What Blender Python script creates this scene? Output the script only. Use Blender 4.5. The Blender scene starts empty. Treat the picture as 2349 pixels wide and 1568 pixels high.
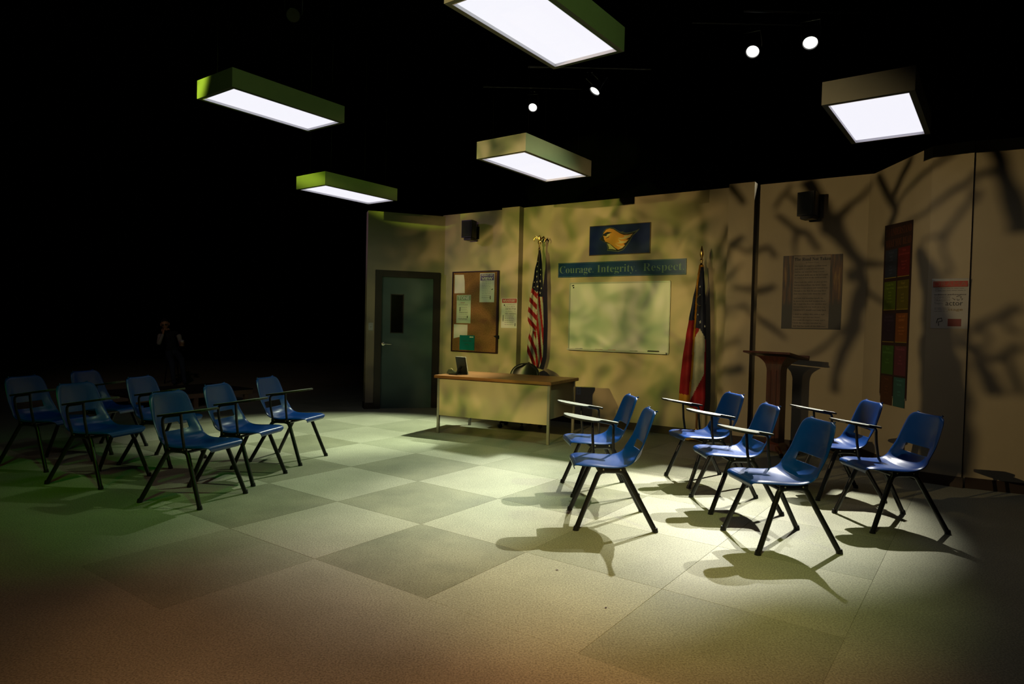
import bpy, bmesh, math, random
from mathutils import Vector, Matrix, Euler
random.seed(7)
sc = bpy.context.scene
COL = sc.collection
R = math.radians

# ------------------------------------------------------------------ camera
cam_d = bpy.data.cameras.new('camera')
cam = bpy.data.objects.new('camera', cam_d); COL.objects.link(cam)
cam_d.sensor_width = 36.0
cam_d.lens = 1514.19 / 2349.0 * 36.0
cam_d.clip_start = 0.05; cam_d.clip_end = 200
PITCH, ROLL = 0.0252, 0.0236
fwd = Vector((0, math.cos(PITCH), -math.sin(PITCH)))
rt = Vector((1, 0, 0)); up = rt.cross(fwd)
rt2 = rt * math.cos(ROLL) + up * math.sin(ROLL)
up2 = -rt * math.sin(ROLL) + up * math.cos(ROLL)
m = Matrix((rt2, up2, -fwd)).transposed().to_4x4()
m.translation = (0, 0, 1.4)
cam.matrix_world = m
sc.camera = cam

# ------------------------------------------------------------------ world and view
w = bpy.data.worlds.new('dark_theatre'); sc.world = w; w.use_nodes = True
w.node_tree.nodes['Background'].inputs[0].default_value = (0.9, 0.75, 0.5, 1)
w.node_tree.nodes['Background'].inputs[1].default_value = 0.0012
vs = sc.view_settings
vs.view_transform = 'Standard'; vs.look = 'None'; vs.gamma = 1.0; vs.use_curve_mapping = False
vs.exposure = 0.0
sc.cycles.sample_clamp_indirect = 4.0
sc.cycles.use_denoising = True
sc.cycles.max_bounces = 6
sc.cycles.diffuse_bounces = 0

# ------------------------------------------------------------------ stage lighting
def spot(name, loc, target, color, power, cone, blend=0.3, radius=0.06, gobo=None):
    d = bpy.data.lights.new(name, 'SPOT')
    d.color = color; d.energy = power; d.spot_size = R(cone); d.spot_blend = blend
    d.shadow_soft_size = radius
    o = bpy.data.objects.new(name, d); COL.objects.link(o)
    o.location = loc
    o.rotation_euler = (Vector(target) - Vector(loc)).to_track_quat('-Z', 'Y').to_euler()
    if gobo:
        d.use_nodes = True
        nt = d.node_tree; N = nt.nodes; L = nt.links
        em = N.get('Emission') or N.new('ShaderNodeEmission')
        tc = N.new('ShaderNodeTexCoord'); sp = N.new('ShaderNodeSeparateXYZ'); L.new(tc.outputs['Normal'], sp.inputs[0])
        dx = N.new('ShaderNodeMath'); dx.operation = 'DIVIDE'; L.new(sp.outputs[0], dx.inputs[0]); L.new(sp.outputs[2], dx.inputs[1])
        dy = N.new('ShaderNodeMath'); dy.operation = 'DIVIDE'; L.new(sp.outputs[1], dy.inputs[0]); L.new(sp.outputs[2], dy.inputs[1])
        cb = N.new('ShaderNodeCombineXYZ'); L.new(dx.outputs[0], cb.inputs[0]); L.new(dy.outputs[0], cb.inputs[1])
        ns = N.new('ShaderNodeTexNoise'); ns.inputs['Scale'].default_value = gobo['scale']
        ns.inputs['Detail'].default_value = gobo.get('detail', 1.5); ns.inputs['Distortion'].default_value = gobo.get('dist', 1.0)
        mp = N.new('ShaderNodeMapping'); mp.inputs['Location'].default_value = (gobo.get('off', 0), gobo.get('off', 0) * .7, gobo.get('off', 0) * .3)
        mp.inputs['Scale'].default_value = (1, gobo.get('sy', 1.0), 1)
        L.new(cb.outputs[0], mp.inputs[0]); L.new(mp.outputs[0], ns.inputs[0])
        rp = N.new('ShaderNodeValToRGB'); L.new(ns.outputs[0], rp.inputs[0])
        st = gobo['stops']
        rp.color_ramp.elements[0].position = st[0][0]; rp.color_ramp.elements[0].color = (*st[0][1], 1)
        rp.color_ramp.elements[1].position = st[-1][0]; rp.color_ramp.elements[1].color = (*st[-1][1], 1)
        for p, c in st[1:-1]:
            e = rp.color_ramp.elements.new(p); e.color = (*c, 1)
        L.new(rp.outputs[0], em.inputs[0])
        if gobo.get('veins'):
            vo = N.new('ShaderNodeTexVoronoi'); vo.feature = 'DISTANCE_TO_EDGE'; vo.inputs['Scale'].default_value = gobo['veins']
            n2 = N.new('ShaderNodeTexNoise'); n2.inputs['Scale'].default_value = 9.0; n2.inputs['Detail'].default_value = 1.0
            L.new(mp.outputs[0], n2.inputs[0])
            mx = N.new('ShaderNodeMixRGB'); mx.blend_type = 'ADD'; mx.inputs[0].default_value = 0.12
            L.new(mp.outputs[0], mx.inputs[1]); L.new(n2.outputs[1], mx.inputs[2]); L.new(mx.outputs[0], vo.inputs[0])
            mr = N.new('ShaderNodeMapRange'); mr.inputs[1].default_value = 0.04; mr.inputs[2].default_value = 0.16
            mr.inputs[3].default_value = gobo.get('vein_min', .35); mr.inputs[4].default_value = 1.0
            L.new(vo.outputs[0], mr.inputs[0]); L.new(mr.outputs[0], em.inputs[1])
    return o

WHITE = (1.0, 0.98, 0.90)
LAMPS = [  # the four hanging lamps in view: lens position and where each points
    ('a', (3.54, 10.10, 5.63), (0.7, 5.6, 0.0)),
    ('b', (3.97, 9.10, 5.35), (1.95, 5.45, 0.0)),
    ('c', (1.137, 9.80, 4.88), (-2.0, 8.5, 0.0)),
    ('d', (0.28, 12.20, 5.40), (-0.9, 6.5, 0.0)),
]
POW = {'a': 3100, 'b': 2750, 'c': 1900, 'd': 1600}
CONE = {'a': 28, 'b': 26, 'c': 36, 'd': 26}
LCOL = {'a': WHITE, 'b': (1.0, .97, .86), 'c': (.88, 1.0, .74), 'd': (.90, 1.0, .80)}
def aimed(p, t, dist):
    v = (Vector(t) - Vector(p)).normalized(); return Vector(p) + v * dist
for k, p, t in LAMPS:
    spot('beam_' + k, aimed(p, t, 0.03), t, LCOL[k], POW[k], CONE[k], 0.75, 0.035)

T1 = Vector((-4.6, 1.6, 3.0)); T1T = Vector((3.7, 7.1, 1.5))
spot('tree_key', T1, T1T, (1.0, 0.74, 0.38), 440, 31, 0.5, 0.006)
spot('wall_wash', (-3.4, 0.6, 2.95), (3.6, 7.1, 1.4), (1.0, 0.70, 0.36), 36, 26, 0.9, 0.1)
spot('leaf_wash_green', (-4.2, 0.9, 2.72), (0.5, 9.6, 1.5), (1, 1, 1), 1150, 32, 0.8, 0.03,
     dict(scale=17, off=3.1, dist=1.2, stops=[(.34, (.14, .18, .05)), (.47, (.40, .52, .08)), (.58, (.72, .68, .16)), (.70, (.95, .78, .28))]))
spot('leaf_wash_amber', (-2.4, -0.4, 2.72), (0.6, 9.4, 1.75), (1, 1, 1), 1150, 34, 0.9, 0.03,
     dict(scale=18, off=7.7, dist=1.0, stops=[(.34, (.08, .08, .03)), (.47, (.42, .32, .12)), (.60, (1.0, .70, .30))]))
spot('door_wash', (-4.6, 1.6, 2.9), (-1.8, 10.7, 1.4), (1, 1, 1), 190, 17, 0.9, 0.04,
     dict(scale=16, off=4.2, dist=1.0, stops=[(.38, (.3, .33, .18)), (.55, (.85, .85, .42))]))  # added fill to brighten the lower door wall
spot('rear_fill', (-4.0, 4.0, 5.5), (-6.5, 13.0, 0.6), (1.0, .62, .55), 90, 36, 0.9, 0.1)  # added fill, no real fixture: lifts the seated person and platform out of black
spot('box_side', (3.4, -2.0, 2.3), (-1.6, 6.0, 3.35), (.45, .80, .18), 190, 34, 0.9, 0.06)
spot('green_wash', (-0.2, 0.8, 4.9), (-3.2, 5.5, 0.0), (.22, 1.0, .06), 130, 33, 1.0, 0.05,
     dict(scale=7, off=1.3, dist=.8, stops=[(.35, (.12, .5, .03)), (.6, (.25, 1.0, .12))]))
spot('centre_wash', (2.6, 5.6, 4.8), (-0.9, 6.3, 0.0), (.70, 1.0, .50), 300, 50, 0.9, 0.05)
spot('front_wash', (0.8, 0.8, 5.2), (0.85, 4.4, 0.0), (.93, 1.0, .36), 440, 38, 1.0, 0.08)
spot('amber_floor', (0.2, -2.2, 5.0), (-0.1, 2.65, 0.0), (1, 1, 1), 1150, 34, 1.0, 0.3,
     dict(scale=4.5, off=5.5, dist=.6, stops=[(.38, (.42, .20, .09)), (.62, (1.0, .46, .20))]))
spot('amber_side', (-3.2, -1.6, 5.0), (-3.0, 3.6, 0.0), (1.0, .42, .12), 80, 44, 1.0, 0.3)
spot('box_green', (-5.5, 1.0, 3.3), (-3.0, 7.2, 3.86), (.60, .9, .06), 1900, 14, 0.35, 0.04,
     dict(scale=11, off=6.1, dist=1.0, stops=[(.42, (.2, .25, .08)), (.5, (1, 1, 1))]))
spot('violet_side', (-7.5, 8.5, 4.6), (-2.4, 10.2, 2.9), (.85, .55, .95), 130, 20, 1.0, 0.1)

# ------------------------------------------------------------------ materials
MATS = {}
def mat(name, col, rough=0.6, metal=0.0, spec=0.5, var=0.0, vscale=8.0, bump=0.0, bscale=200.0, col2=None, emit=None, coat=0.0, stretch=None, crough=.12):
    if name in MATS: return MATS[name]
    M = bpy.data.materials.new(name); M.use_nodes = True
    nt = M.node_tree; b = nt.nodes['Principled BSDF']; L = nt.links
    b.inputs['Base Color'].default_value = (*col, 1); b.inputs['Roughness'].default_value = rough
    b.inputs['Metallic'].default_value = metal; b.inputs['Specular IOR Level'].default_value = spec
    b.inputs['Coat Weight'].default_value = coat; b.inputs['Coat Roughness'].default_value = crough
    tc = nt.nodes.new('ShaderNodeTexCoord')
    mp = nt.nodes.new('ShaderNodeMapping'); L.new(tc.outputs['Object'], mp.inputs[0])
    if stretch: mp.inputs['Scale'].default_value = stretch
    if var or col2:
        n = nt.nodes.new('ShaderNodeTexNoise'); n.inputs['Scale'].default_value = vscale; n.inputs['Detail'].default_value = 5
        L.new(mp.outputs[0], n.inputs[0])
        r = nt.nodes.new('ShaderNodeValToRGB'); L.new(n.outputs[0], r.inputs[0])
        c2 = col2 or tuple(c * (1 - var) for c in col)
        r.color_ramp.elements[0].position = .35; r.color_ramp.elements[1].position = .65
        r.color_ramp.elements[0].color = (*c2, 1); r.color_ramp.elements[1].color = (*col, 1)
        L.new(r.outputs[0], b.inputs['Base Color'])
    if bump:
        n = nt.nodes.new('ShaderNodeTexNoise'); n.inputs['Scale'].default_value = bscale; n.inputs['Detail'].default_value = 3
        L.new(mp.outputs[0], n.inputs[0])
        bp = nt.nodes.new('ShaderNodeBump'); bp.inputs['Strength'].default_value = bump; bp.inputs['Distance'].default_value = .003
        L.new(n.outputs[0], bp.inputs['Height']); L.new(bp.outputs[0], b.inputs['Normal'])
    if emit:
        b.inputs['Emission Color'].default_value = (*emit[0], 1); b.inputs['Emission Strength'].default_value = emit[1]
    MATS[name] = M; return M

def floor_mat(name, col, dark):
    M = bpy.data.materials.new(name); M.use_nodes = True
    nt = M.node_tree; b = nt.nodes['Principled BSDF']; L = nt.links; N = nt.nodes
    b.inputs['Roughness'].default_value = 0.42; b.inputs['Specular IOR Level'].default_value = 0.35
    g = N.new('ShaderNodeNewGeometry')
    n1 = N.new('ShaderNodeTexNoise'); n1.inputs['Scale'].default_value = 1.7; n1.inputs['Detail'].default_value = 6; n1.inputs['Roughness'].default_value = .62
    n2 = N.new('ShaderNodeTexNoise'); n2.inputs['Scale'].default_value = 110; n2.inputs['Detail'].default_value = 3; n2.inputs['Roughness'].default_value = .7
    for n in (n1, n2): L.new(g.outputs['Position'], n.inputs[0])
    r1 = N.new('ShaderNodeValToRGB'); L.new(n1.outputs[0], r1.inputs[0])
    r1.color_ramp.elements[0].position = .34; r1.color_ramp.elements[1].position = .64
    r1.color_ramp.elements[0].color = (*dark, 1); r1.color_ramp.elements[1].color = (*col, 1)
    r2 = N.new('ShaderNodeValToRGB'); L.new(n2.outputs[0], r2.inputs[0])
    r2.color_ramp.elements[0].position = .36; r2.color_ramp.elements[1].position = .60
    r2.color_ramp.elements[0].color = (.34, .32, .28, 1); r2.color_ramp.elements[1].color = (1, 1, 1, 1)
    mx = N.new('ShaderNodeMixRGB'); mx.blend_type = 'MULTIPLY'; mx.inputs[0].default_value = .75
    L.new(r1.outputs[0], mx.inputs[1]); L.new(r2.outputs[0], mx.inputs[2]); L.new(mx.outputs[0], b.inputs['Base Color'])
    bp = N.new('ShaderNodeBump'); bp.inputs['Strength'].default_value = .12; bp.inputs['Distance'].default_value = .002
    L.new(n2.outputs[0], bp.inputs['Height']); L.new(bp.outputs[0], b.inputs['Normal'])
    MATS[name] = M; return M

FL = floor_mat('painted_floor_light', (.66, .66, .48), (.55, .555, .40))
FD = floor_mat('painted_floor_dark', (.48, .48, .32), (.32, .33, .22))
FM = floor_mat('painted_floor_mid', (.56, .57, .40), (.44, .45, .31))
WALL = mat('beige_wall_paint', (.62, .525, .33), .85, var=.06, vscale=3, bump=.15, bscale=120)
BASE = mat('dark_baseboard', (.045, .028, .018), .6)
BLACK = mat('black_masking', (.004, .004, .004), .95, spec=.1)
BLUE = mat('blue_plastic', (.001, .068, .36), .33, spec=.5, coat=.14, crough=.25)
LEGM = mat('black_enamel', (.012, .012, .013), .38, spec=.5)
LAMI = mat('grey_laminate', (.52, .55, .50), .38, var=.05, vscale=60)
LAME = mat('dark_edge', (.03, .032, .03), .5)
WOOD = mat('desk_wood', (.36, .16, .05), .38, col2=(.25, .10, .03), vscale=3, stretch=(1, 12, 12))
CREAM = mat('cream_metal', (.62, .55, .37), .5)
STEEL = mat('brushed_steel', (.45, .42, .36), .35, metal=.8)
DWOOD = mat('dark_lectern_wood', (.13, .035, .015), .4, col2=(.07, .02, .01), vscale=4, stretch=(10, 10, 1), coat=.2)
BRASS = mat('brass', (.85, .55, .18), .22, metal=1.0)
PAPER = mat('paper', (.78, .80, .74), .7)
INK = mat('ink', (.05, .05, .05), .7)
INKG = mat('grey_ink', (.28, .28, .26), .7)
CORK = mat('cork', (.34, .17, .06), .9, col2=(.22, .10, .035), vscale=70)
NAVY = mat('navy_print', (.004, .018, .12), .35, spec=.6)
DARKP = mat('black_plastic', (.01, .01, .011), .45)
WHITEP = mat('white_plastic', (.75, .74, .68), .4)

# ------------------------------------------------------------------ mesh helpers
class MB:
    def __init__(s): s.bm = bmesh.new(); s.mi = 0
    def _f(s, vs):
        try:
            f = s.bm.faces.new(vs); f.material_index = s.mi; return f
        except ValueError: return None
    def box(s, c, d, rot=None, bev=0.0):
        c = Vector(c); h = [x / 2 for x in d]
        M = rot.to_matrix() if isinstance(rot, Euler) else (rot or Matrix.Identity(3))
        tb = bmesh.new()
        V = [tb.verts.new(c + M @ Vector((x * h[0], y * h[1], z * h[2]))) for x in (-1, 1) for y in (-1, 1) for z in (-1, 1)]
        for q in ((0, 1, 3, 2), (4, 6, 7, 5), (0, 4, 5, 1), (2, 3, 7, 6), (0, 2, 6, 4), (1, 5, 7, 3)): tb.faces.new([V[i] for i in q])
        if bev: bmesh.ops.bevel(tb, geom=tb.edges[:], offset=bev, segments=2, affect='EDGES')
        s._merge(tb); return s
    def _merge(s, tb):
        me = bpy.data.meshes.new('t'); tb.normal_update(); tb.to_mesh(me); tb.free()
        n0 = len(s.bm.faces); s.bm.from_mesh(me); s.bm.faces.ensure_lookup_table()
        for f in s.bm.faces[n0:]: f.material_index = s.mi
        bpy.data.meshes.remove(me)
    def tube(s, pts, r, n=10, cap=True, flat=1.0):
        pts = [Vector(p) for p in pts]; rings = []
        rr = r if isinstance(r, (list, tuple)) else [r] * len(pts)
        t0 = (pts[1] - pts[0]).normalized(); a = t0.orthogonal().normalized()
        if abs(t0.y) < .9: a = (Vector((0, 1, 0)) - t0 * t0.y).normalized()
        for i, p in enumerate(pts):
            t = ((pts[i] - pts[i - 1]) if i == len(pts) - 1 else (pts[i + 1] - pts[i]) if i == 0 else (pts[i + 1] - pts[i]).normalized() + (pts[i] - pts[i - 1]).normalized()).normalized()
            a = (a - t * a.dot(t)).normalized(); b = t.cross(a)
            rings.append([s.bm.verts.new(p + (a * math.cos(2 * math.pi * k / n) * flat + b * math.sin(2 * math.pi * k / n)) * rr[i]) for k in range(n)])
        for i in range(len(rings) - 1):
            for k in range(n): s._f([rings[i][k], rings[i][(k + 1) % n], rings[i + 1][(k + 1) % n], rings[i + 1][k]])
        if cap: s._f(rings[0][::-1]); s._f(rings[-1])
        return s
    def lathe(s, prof, c=(0, 0, 0), n=20, axis=None):
        c = Vector(c); rings = []
        Q = Vector((0, 0, 1)).rotation_difference(Vector(axis)).to_matrix() if axis else Matrix.Identity(3)
        for r, z in prof: rings.append([s.bm.verts.new(c + Q @ Vector((r * math.cos(2 * math.pi * k / n), r * math.sin(2 * math.pi * k / n), z))) for k in range(n)])
        for i in range(len(rings) - 1):
            for k in range(n): s._f([rings[i][k], rings[i][(k + 1) % n], rings[i + 1][(k + 1) % n], rings[i + 1][k]])
        s._f(rings[0][::-1]); s._f(rings[-1]); return s
    def prism(s, poly, z0, z1, M=None):
        M = M or Matrix.Identity(4)
        a = [s.bm.verts.new(M @ Vector((x, y, z0))) for x, y in poly]; b = [s.bm.verts.new(M @ Vector((x, y, z1))) for x, y in poly]
        n = len(poly); s._f(a[::-1]); s._f(b)
        for i in range(n): s._f([a[i], a[(i + 1) % n], b[(i + 1) % n], b[i]])
        return s
    def build(s, name, mats, parent=None, smooth=False, loc=None):
        bmesh.ops.recalc_face_normals(s.bm, faces=s.bm.faces[:])
        me = bpy.data.meshes.new(name); s.bm.to_mesh(me); s.bm.free()
        for M in (mats if isinstance(mats, (list, tuple)) else [mats]): me.materials.append(M)
        if smooth:
            me.polygons.foreach_set('use_smooth', [True] * len(me.polygons))
            try: me.set_sharp_from_angle(angle=R(40))
            except Exception: pass
        o = bpy.data.objects.new(name, me); COL.objects.link(o)
        if parent: o.parent = parent
        if loc: o.location = loc
        return o

def tag(o, label, cat, group=None, kind=None):
    o['label'] = label; o['category'] = cat
    if group: o['group'] = group
    if kind: o['kind'] = kind
    return o
def empty(name, loc=(0, 0, 0), rz=0.0, mw=None):
    o = bpy.data.objects.new(name, None); COL.objects.link(o); o.empty_display_size = .1
    if mw is not None: o.matrix_world = mw
    else: o.location = loc; o.rotation_euler = (0, 0, rz)
    return o
def struct(o): o['kind'] = 'structure'; return o
def kids(o): return [c for c in COL.objects if c.parent == o]
def copy_tree(o, parent=None, tree=None):
    if tree is None:
        tree = {}
        for c in COL.objects:
            if c.parent: tree.setdefault(c.parent.name, []).append(c)
    c = o.copy(); COL.objects.link(c)
    if parent: c.parent = parent
    for ch in tree.get(o.name, []): copy_tree(ch, c, tree)
    return c
def baked(o):
    """replace a modified object's mesh by its evaluated mesh"""
    dg = bpy.context.evaluated_depsgraph_get(); dg.update()
    me = bpy.data.meshes.new_from_object(o.evaluated_get(dg)); o.modifiers.clear(); o.data = me; return o

# ------------------------------------------------------------------ wall planes: corner, direction along the wall; (s, z) on the face
def plane(a, b):
    a = Vector((*a, 0)); b = Vector((*b, 0)); d = (b - a).normalized(); n = d.cross(Vector((0, 0, 1)))
    return a, d, n, (b - a).length
E0, C1, C2, P3A, P3B, R0, R1 = (-2.345, 10.60), (-1.153, 11.012), (3.993, 7.492), (3.925, 6.266), (4.171, 6.055), (4.208, 6.062), (6.373, 4.991)
DW, BW, SW, P3, RW = plane(E0, C1), plane(C1, C2), plane(C2, P3A), plane(P3A, P3B), plane(R0, R1)
def wm(P, s, z, off=0.0):
    a, d, n, _ = P
    M = Matrix((d, Vector((0, 0, 1)), n)).transposed().to_4x4(); M.translation = a + d * s + n * off + Vector((0, 0, z)); return M
def wbox(mb, P, s0, s1, z0, z1, o0, o1, bev=0.0):
    a, d, n, _ = P
    M = Matrix((d, n * -1, Vector((0, 0, 1)))).transposed()
    c = a + d * (s0 + s1) / 2 + n * (o0 + o1) / 2 + Vector((0, 0, (z0 + z1) / 2))
    mb.box(c, (s1 - s0, abs(o1 - o0), z1 - z0), M, bev); return mb

# ------------------------------------------------------------------ room shell
fl = MB(); fl.prism([(-16, -4), (9, -4), (9, 22), (-16, 22)], -.06, -.002); floor = struct(fl.build('floor', FM))
TS = .8926; GA = R(54.05); ga = Vector((math.cos(GA), math.sin(GA), 0)); gb = Vector((math.sin(GA), -math.cos(GA), 0)); GO = Vector((-1.8525, 4.373, 0))
GM = Matrix((ga, -gb, Vector((0, 0, 1)))).transposed().to_4x4()
def tile(i, j, ni, nj, M, gap=.0008, name='floor_tile'):
    k = (ni, nj)
    if k not in TILEM:
        mb = MB(); mb.box((nj * TS / 2, -ni * TS / 2, 0), (nj * TS - 2 * gap, ni * TS - 2 * gap, .006), bev=.0006 if gap > .0001 else 0)
        o = mb.build(name, FL); TILEM[k] = o.data; bpy.data.objects.remove(o)
    me = TILEM[k]
    if M is not FL:
        kk = (k, M.name)
        if kk not in TILEM:
            me = me.copy(); me.materials.clear(); me.materials.append(M); TILEM[kk] = me
        me = TILEM[kk]
    o = bpy.data.objects.new(name, me); COL.objects.link(o); o.parent = floor
    Mx = GM.copy(); Mx.translation = GO + gb * (i * TS) + ga * (j * TS) + Vector((0, 0, -.0025)); o.matrix_world = Mx
    return o
TILEM = {}
for i in range(-6, 4):
    for j in range(-1, 7):
        odd = (i + j) % 2 != 0
        if j < 0 and i != 0: continue
        c = Vector(GO + gb * ((i + .5) * TS) + ga * ((j + .5) * TS))
        if c.y > 10.2 + .3 * abs(c.x) or (c - BW[0]).dot(BW[2]) < .3: continue
        M = FL
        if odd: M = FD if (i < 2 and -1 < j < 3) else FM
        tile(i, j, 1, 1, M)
# plain front boards, a long seam between them
for i, j, ni, nj in ((4, -6, 8, 16), (-8, -13, 12, 12), (-8, -1, 2, 9), (-6, -1, 6, 1), (1, -1, 3, 1)):
    tile(i, j, ni, nj, FL, .0008 if i == 4 else 0.0, 'floor_board')

wl = MB(); LD = DW[3]
wbox(wl, DW, 0, .19, 0, 3.18, 0, -.22); wbox(wl, DW, 1.125, LD, 0, 3.18, 0, -.22); wbox(wl, DW, .19, 1.125, 2.2, 3.18, 0, -.22)
struct(wl.build('wall_left', WALL))
wb = MB(); wbox(wb, BW, -.05, BW[3] + .1, 0, 3.2, 0, -.12); struct(wb.build('wall_back', WALL))
ws = MB(); wbox(ws, SW, -.02, SW[3], 0, 3.18, 0, -.12); struct(ws.build('wall_side', WALL))
wr = MB(); wbox(wr, RW, -.02, RW[3], 0, 3.18, 0, -.12); struct(wr.build('wall_right', WALL))
t = MB(); wbox(t, BW, 1.238, 1.561, 0, 3.2, 0.0, .12); struct(t.build('trim_1', WALL))
t = MB(); wbox(t, BW, 4.70, 5.01, 0, 3.215, 0.0, .13); struct(t.build('trim_2', WALL))
t = MB(); wbox(t, P3, 0, P3[3], 0, 3.18, 0, -.12); struct(t.build('trim_3', WALL))
def base(n, P, a, b, o0=0.0, o1=.015, h=.10):
    mb = MB(); wbox(mb, P, a, b, 0, h, o0, o1, .003); struct(mb.build(n, BASE))
mb = MB(); wbox(mb, DW, -.015, .128, 0, .1, 0, .018); wbox(mb, DW, 1.18, LD - .02, 0, .1, 0, .018); wbox(mb, DW, -.018, 0, 0, .1, -.22, .018); struct(mb.build('baseboard_left', BASE))
mb = MB(); wbox(mb, BW, .02, 1.238, 0, .1, 0, .015); wbox(mb, BW, 1.225, 1.576, 0, .1, .12, .135); wbox(mb, BW, 1.561, 1.576, 0, .1, 0, .135)
wbox(mb, BW, 1.576, 4.70, 0, .1, 0, .015); wbox(mb, BW, 4.685, 5.025, 0, .1, .13, .145); wbox(mb, BW, 5.01, 5.025, 0, .1, 0, .145); wbox(mb, BW, 5.025, BW[3] - .01, 0, .1, 0, .015)
struct(mb.build('baseboard_back', BASE))
base('baseboard_side', SW, .02, SW[3] + .01); base('baseboard_corner', P3, -.01, P3[3] + .015); base('baseboard_right', RW, .0, RW[3])
# black masking box of the theatre
c = MB(); c.box((-3.5, 9, 8.05), (25, 26, .1)); struct(c.build('ceiling', BLACK))
c = MB(); c.box((-3.5, 21.95, 4), (25, .1, 8)); struct(c.build('wall_rear', BLACK))
c = MB(); c.box((-15.95, 9, 4), (.1, 26, 8)); struct(c.build('wall_far', BLACK))
c = MB(); c.box((8.95, 9, 4), (.1, 26, 8)); struct(c.build('wall_wing', BLACK))

# ------------------------------------------------------------------ door
dr = empty('door_1', mw=wm(DW, 0, 0)); struct(dr)
FRM = mat('dark_door_frame', (.022, .014, .01), .5); DOORM = mat('slate_door_paint', (.10, .17, .16), .5, var=.1, vscale=5)
mb = MB(); mb.box((.182, 1.12, .012), (.105, 2.24, .05), bev=.004); mb.box((1.132, 1.12, .012), (.105, 2.24, .05), bev=.004); mb.box((.657, 2.19, .012), (1.055, .105, .052), bev=.004)
mb.build('door_frame', FRM, dr)
lf = MB()
for b in (((.31, 1.07), (.16, 2.14)), ((.835, 1.07), (.49, 2.14)), ((.49, .62), (.20, 1.24)), ((.49, 1.995), (.20, .29))): lf.box((b[0][0], b[0][1], -.03), (b[1][0], b[1][1], .04))
leaf = lf.build('door_leaf', DOORM, dr)
g = MB(); g.box((.49, 1.545, -.035), (.205, .62, .008)); g.build('window_pane', mat('dark_glass', (.01, .008, .006), .08, spec=.8), leaf)
g = MB()
for x in (.388, .592): g.box((x, 1.545, -.008), (.012, .64, .008))
for y in (1.233, 1.857): g.box((.49, y, -.008), (.216, .012, .008))
g.build('window_bead', FRM, leaf)
h = MB(); h.lathe([(.028, 0), (.028, .008), (.012, .012), (.012, .045)], (.275, 1.05, -.01), 14); h.tube([(.275, 1.05, .035), (.33, 1.05, .04), (.40, 1.045, .036)], .009, 8)
h.build('door_handle', mat('satin_metal', (.6, .58, .5), .25, metal=.9), leaf, smooth=True)
e = empty('light_switch', mw=wm(DW, .07, 1.26)); tag(e, 'small ivory light switch plate on the wall left of the dark door', 'switch')
mb = MB(); mb.box((0, .065, .003), (.075, .125, .006), bev=.002); mb.build('cover_plate', WHITEP, e)
mb = MB(); mb.box((0, .065, .009), (.01, .024, .01), Euler((.4, 0, 0))); mb.build('toggle', WHITEP, e)

# ------------------------------------------------------------------ text
def bold(s):
    o = ''
    for ch in s:
        if 'A' <= ch <= 'Z': o += chr(0x1D400 + ord(ch) - 65)
        elif 'a' <= ch <= 'z': o += chr(0x1D41A + ord(ch) - 97)
        else: o += ch
    return o
def text(body, parent, M, x, y, w, h=None, z=.003, name='lettering', offset=0.0, align='CENTER', maxw=None, spacing=1.0, extrude=.0004, spl=1.0):
    cu = bpy.data.curves.new('t', 'FONT'); cu.body = body; cu.align_x = align; cu.align_y = 'CENTER'; cu.extrude = 0
    cu.offset = offset; cu.space_character = spacing; cu.resolution_u = 3; cu.space_line = spl
    o = bpy.data.objects.new('t', cu); COL.objects.link(o)
    bpy.context.view_layer.update()
    dg = bpy.context.evaluated_depsgraph_get()
    me = bpy.data.meshes.new_from_object(o.evaluated_get(dg)); bpy.data.objects.remove(o)
    xs = [v.co.x for v in me.vertices]; ys = [v.co.y for v in me.vertices]
    if not xs: return None
    bw, bh = max(xs) - min(xs), max(ys) - min(ys); sx = w / bw; sy = (h / bh) if h else sx
    cx, cy = (max(xs) + min(xs)) / 2, (max(ys) + min(ys)) / 2
    for v in me.vertices: v.co = Vector(((v.co.x - cx) * sx + x, (v.co.y - cy) * sy + y, z))
    me.materials.clear(); me.materials.append(M); me.name = name
    o = bpy.data.objects.new(name, me); COL.objects.link(o); o.parent = parent; return o
def sheet(parent, x0, x1, y0, y1, M, z=0.0, t=.002, name='sheet', poly=None):
    mb = MB(); mb.prism(poly or [(x0, y0), (x1, y0), (x1, y1), (x0, y1)], z, z + t); return mb.build(name, M, parent)

# ------------------------------------------------------------------ cork board with its papers
cb = empty('cork_board', mw=wm(BW, .66, .95)); tag(cb, 'tall cork notice board in a thin dark frame beside the door', 'notice board')
sheet(cb, -.455, .455, .01, 1.295, CORK, .004, .012, 'cork_panel')
mb = MB()
for x in (-.455, .46): mb.box((x, .652, .015), (.02 if x < 0 else .035, 1.305, .03), bev=.003)
for y in (.008, 1.297): mb.box((0, y, .015), (.93, .018, .03), bev=.003)
mb.build('frame', mat('dark_wood_frame', (.035, .012, .01), .4), cb)
def paper(name, s0, s1, z0, z1, label, cat='poster', M=PAPER, off=.018, poly=None, P=BW):
    e = empty(name, mw=wm(P, (s0 + s1) / 2, z0, off)); tag(e, label, cat)
    w2 = (s1 - s0) / 2; sheet(e, -w2, w2, 0, z1 - z0, M, 0, .0015, 'sheet', poly); return e
paper('notice_sheet', .242, .45, 1.903, 2.205, 'plain pale sheet of paper in the upper left of the cork board', 'paper', poly=[(-.104, 0), (.112, 0), (.104, .2), (.085, .30), (-.104, .302)])
paper('notice_sheet', .244, .53, 1.165, 1.395, 'plain pale sheet pinned just above the teal folder on the cork board', 'paper', poly=[(-.143, 0), (.142, .06), (.143, .23), (-.143, .23)])
TEAL = mat('teal_card', (.0, .20, .21), .5)
e = paper('folder', .375, .68, .982, 1.222, 'teal folder at the bottom of the cork board', 'folder', TEAL, .021)
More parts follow.
